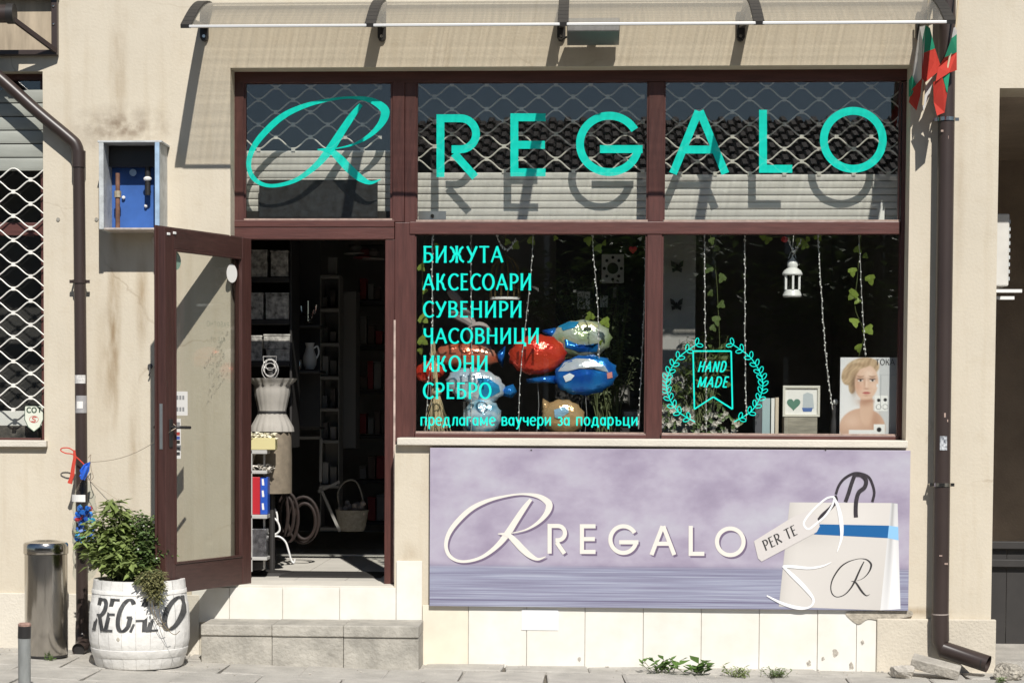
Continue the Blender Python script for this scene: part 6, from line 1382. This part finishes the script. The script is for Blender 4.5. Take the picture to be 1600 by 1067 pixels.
# wicker rings and baskets
M_WICK = mat('dark_wicker', (.022,.012,.009), .7, var=.4, vscale=40)
t = thing('wicker_wreaths', 'dark wicker hoops leaning together behind the white scroll stand', 'wicker', W(460,845,1.6)); 
for x, y, rx, ry, Y in ((436,802,14,40,1.35),(450,808,16,38,1.5),(474,812,24,36,1.7),(476,814,17,28,1.65),(448,806,11,30,1.45)): MB().tube([W(x+rx*math.cos(R_(a)), y+ry*math.sin(R_(a)), Y) for a in range(0,360,15)], .012, 6, closed=True).build('hoop', M_WICK, t, smooth=True)
t = thing('flower_basket', 'pale basket of small flowers with hoop handle deep in the shop', 'basket', W(550,829,2.6)); c = W(550,829,2.6)
MB().lathe([(.088,0),(.10,.02),(.125,.15),(.13,.16)], c, 28, wob=lambda a, i: 1+.02*math.sin(26*a)).build('basket', mat('pale_wicker', (.34,.31,.26), .8, var=.3, vscale=40), t, smooth=True)
MB().tube([W(x,y,2.6) for x,y in CR(((533,802),(528,770),(540,752),(556,752),(566,775),(568,802)),5)], .007, 6).build('handle', mat('pale_wicker', (.34,.31,.26)), t)
mb = MB(); rr = random.Random(3)
for _ in range(26): mb.ball(W(rr.uniform(530,572), rr.uniform(785,802), 2.6+rr.uniform(-.08,.08)), .022, 7, 5)
mb.build('flowers', mat('dim_flowers', (.40,.34,.30), .8, island=.4), t)
rr = random.Random(15)
t = thing('toy_heap', 'heap of pale plush toys and roses beside the mannequin in the shop', 'toys', W(478,668,1.9))
for k in range(16): MB().ball(W(rr.uniform(460,494), rr.uniform(606,664), 1.9+rr.uniform(-.08,.08)), tuple(rr.uniform(.022,.045) for _ in range(3)), 9, 6).build('plush', mat('plush%d' % (k%3), ((.30,.26,.23),(.22,.15,.13),(.34,.32,.29))[k%3], .9), t, smooth='all')
ibox(t, 'shelf_board', M_DARK, 456, 667, 500, 671, 1.78, .26)
t = thing('hanging_hats', 'dim round hats hung high at the right of the shop doorway', 'hats', W(572,400,2.6))
for x, y, c in ((556,396,(.24,.22,.20)),(570,402,(.20,.05,.05)),(584,404,(.26,.22,.20))): MB().lathe([(.085,-.01),(.088,0),(.05,.012),(.045,.05),(.02,.07),(.001,.072)], W(x,y,2.6), 18, cap=False).build('hat', mat('hat%.2f%.2f' % (c[0],c[1]), c, .9), t, smooth=True)
MB().tube([W(545,384,2.64),W(600,384,2.64)], .008, 6).build('hat_rail', M_DARK, t)
# folding table frame
t = thing('folding_frame', 'white folding table frame standing in the dark shop', 'frame', W(490,830,2.3)); mb = MB()
for a, b in (((464,684),(502,684)),((502,684),(501,752)),((500,760),(531,830)),((531,752),(497,768))): mb.bar(W(*a,2.3), W(*b,2.3), .02, .02)
mb.build('frame_bars', mat('tower_white', (.30,.285,.265)), t)
# right-hand shelf with dim goods
RS = thing('back_shelving', 'dark back shelving with dim red and grey goods at the right of the doorway', 'shelf', W(585,820,4.2))
for y in (470,540,610,680,750,815): ibox(RS, 'board', M_DARK, 556, y, 640, y+5, 4.0, .4)
rr = random.Random(44); ordn = ('top','second','third','fourth','fifth','lowest')
for si, y in enumerate((470,540,610,680,750,815)):
    x = 562
    for k in range(3):
        w = rr.uniform(8,13); h = rr.uniform(18,44); cn, c = (('red',(.30,.04,.04)),('grey',(.26,.25,.24)),('brown',(.14,.10,.08)))[(k+si)%3]
        t = thing('goods_box', 'dim %s box of goods on the %s board of the back shelving' % (cn, ordn[si]), 'box', W(x+w/2,y,4.0), 'dim goods on the back shelving')
        ibox(t, 'box', mat('goods_'+cn, c, .6), x, y-h, x+w, y-2, 4.05, .15); ibox(t, 'lid', mat('goods_'+cn, c, .6), x-.5, y-h-3, x+w+.5, y-h-.3, 4.045, .16); x += w+rr.uniform(1,3)

# ================================================================== ACROSS THE STREET (seen mirrored in the glass)
HO = thing('opposite_house', 'plain house with dark tiled roof across the street, mirrored in the shop glass', 'house', (7,-24,0))
M_HW = mat('shaded_house_render', (.20,.18,.15), .9, var=.2, vscale=1)
M_RT = mat('dark_roof_tile', (.10,.06,.045), .8, var=.4, vscale=6)
MB().box(-2.4,14,-29,-20,-.3,4.98).build('wall', M_HW, HO)
rf = MB().hexa([(-3,-30,5.0),(14.6,-30,5.0),(14.6,-19.4,5.0),(-3,-19.4,5.0),(-3,-25.6,6.7),(14.6,-25.6,6.7),(14.6,-24.4,6.7),(-3,-24.4,6.7)]).build('roof', M_RT, HO)
for r_ in range(16):
    y = -19.3-r_*.32; z = 5.08+r_*.109
    mb = MB()
    for i in range(62): mb.tube([(-2.9+i*.28+(.14 if r_ % 2 else 0),y+.05,z-.03),(-2.9+i*.28+(.14 if r_ % 2 else 0),y-.33,z+.10)], .08, 6)
    mb.build('tile_row', M_RT, rf)
for x in (-.5,2.2,4.9,8):
    for z in (.9,3.3):
        w = MB().box(x,x+1.1,-20.02,-19.98,z,z+1.4).build('window', M_INK, HO); MB().box(x-.08,x,-20.02,-19.95,z-.08,z+1.48).box(x+1.1,x+1.18,-20.02,-19.95,z-.08,z+1.48).build('frame', M_WHITE, w)
YW = single(MB().box(-22,-2.45,-20.4,-20.1,-.3,5.7), 'reflection_wall', M_HW, 'tall plain unseen wall across the street, raised to darken the fanlight reflection', 'wall')  # unseen wall, its height shaped to darken the lower fanlight reflection
def tree(label, x, y, h, rx, rz, seed, n=2600):
    rr = random.Random(seed); t = thing('street_tree', label, 'tree', (x,y,-.1), 'trees across the street'); tr = MB(); lf = MB()
    tr.tube([(x,y,-.2),(x+.05,y,h*.3),(x-.05,y,h*.6),(x,y,h*.85)], [.16,.13,.09,.04], 8)
    cl = []
    for i in range(26):
        a = rr.uniform(0,6.28); q = rr.uniform(.2,1); c = Vector((x+rx*q*math.cos(a), y+rx*q*math.sin(a), h*.62+rz*rr.uniform(-.9,.9)*(1.1-q*.5))); cl.append(c); tr.tube([(x,y,h*.35+rr.uniform(0,h*.25)), tuple(c)], [.05,.01], 5)
    for i in range(n):
        c = rr.choice(cl); p = c+Vector((rr.gauss(0,.32),rr.gauss(0,.32),rr.gauss(0,.26))); a = rr.uniform(0,6.28); lf.leaf(p, (math.cos(a),math.sin(a),rr.uniform(-.6,.3)), (rr.uniform(-.5,.5),rr.uniform(-.5,.5),1), .22, .12, .2)
    tr.build('trunk', mat('bark', (.10,.075,.055), .9, var=.3), t); lf.build('crown', ML2, t)
tree('leafy tree in front of the middle of the opposite house', .6, -18.2, 5.0, 1.7, 1.4, 1); tree('leafy tree at the right of the opposite house', 4.6, -18.4, 5.2, 1.8, 1.5, 2); tree('leafy tree in front of the tall plain wall', -5.2, -18.4, 4.4, 1.5, 1.2, 3)
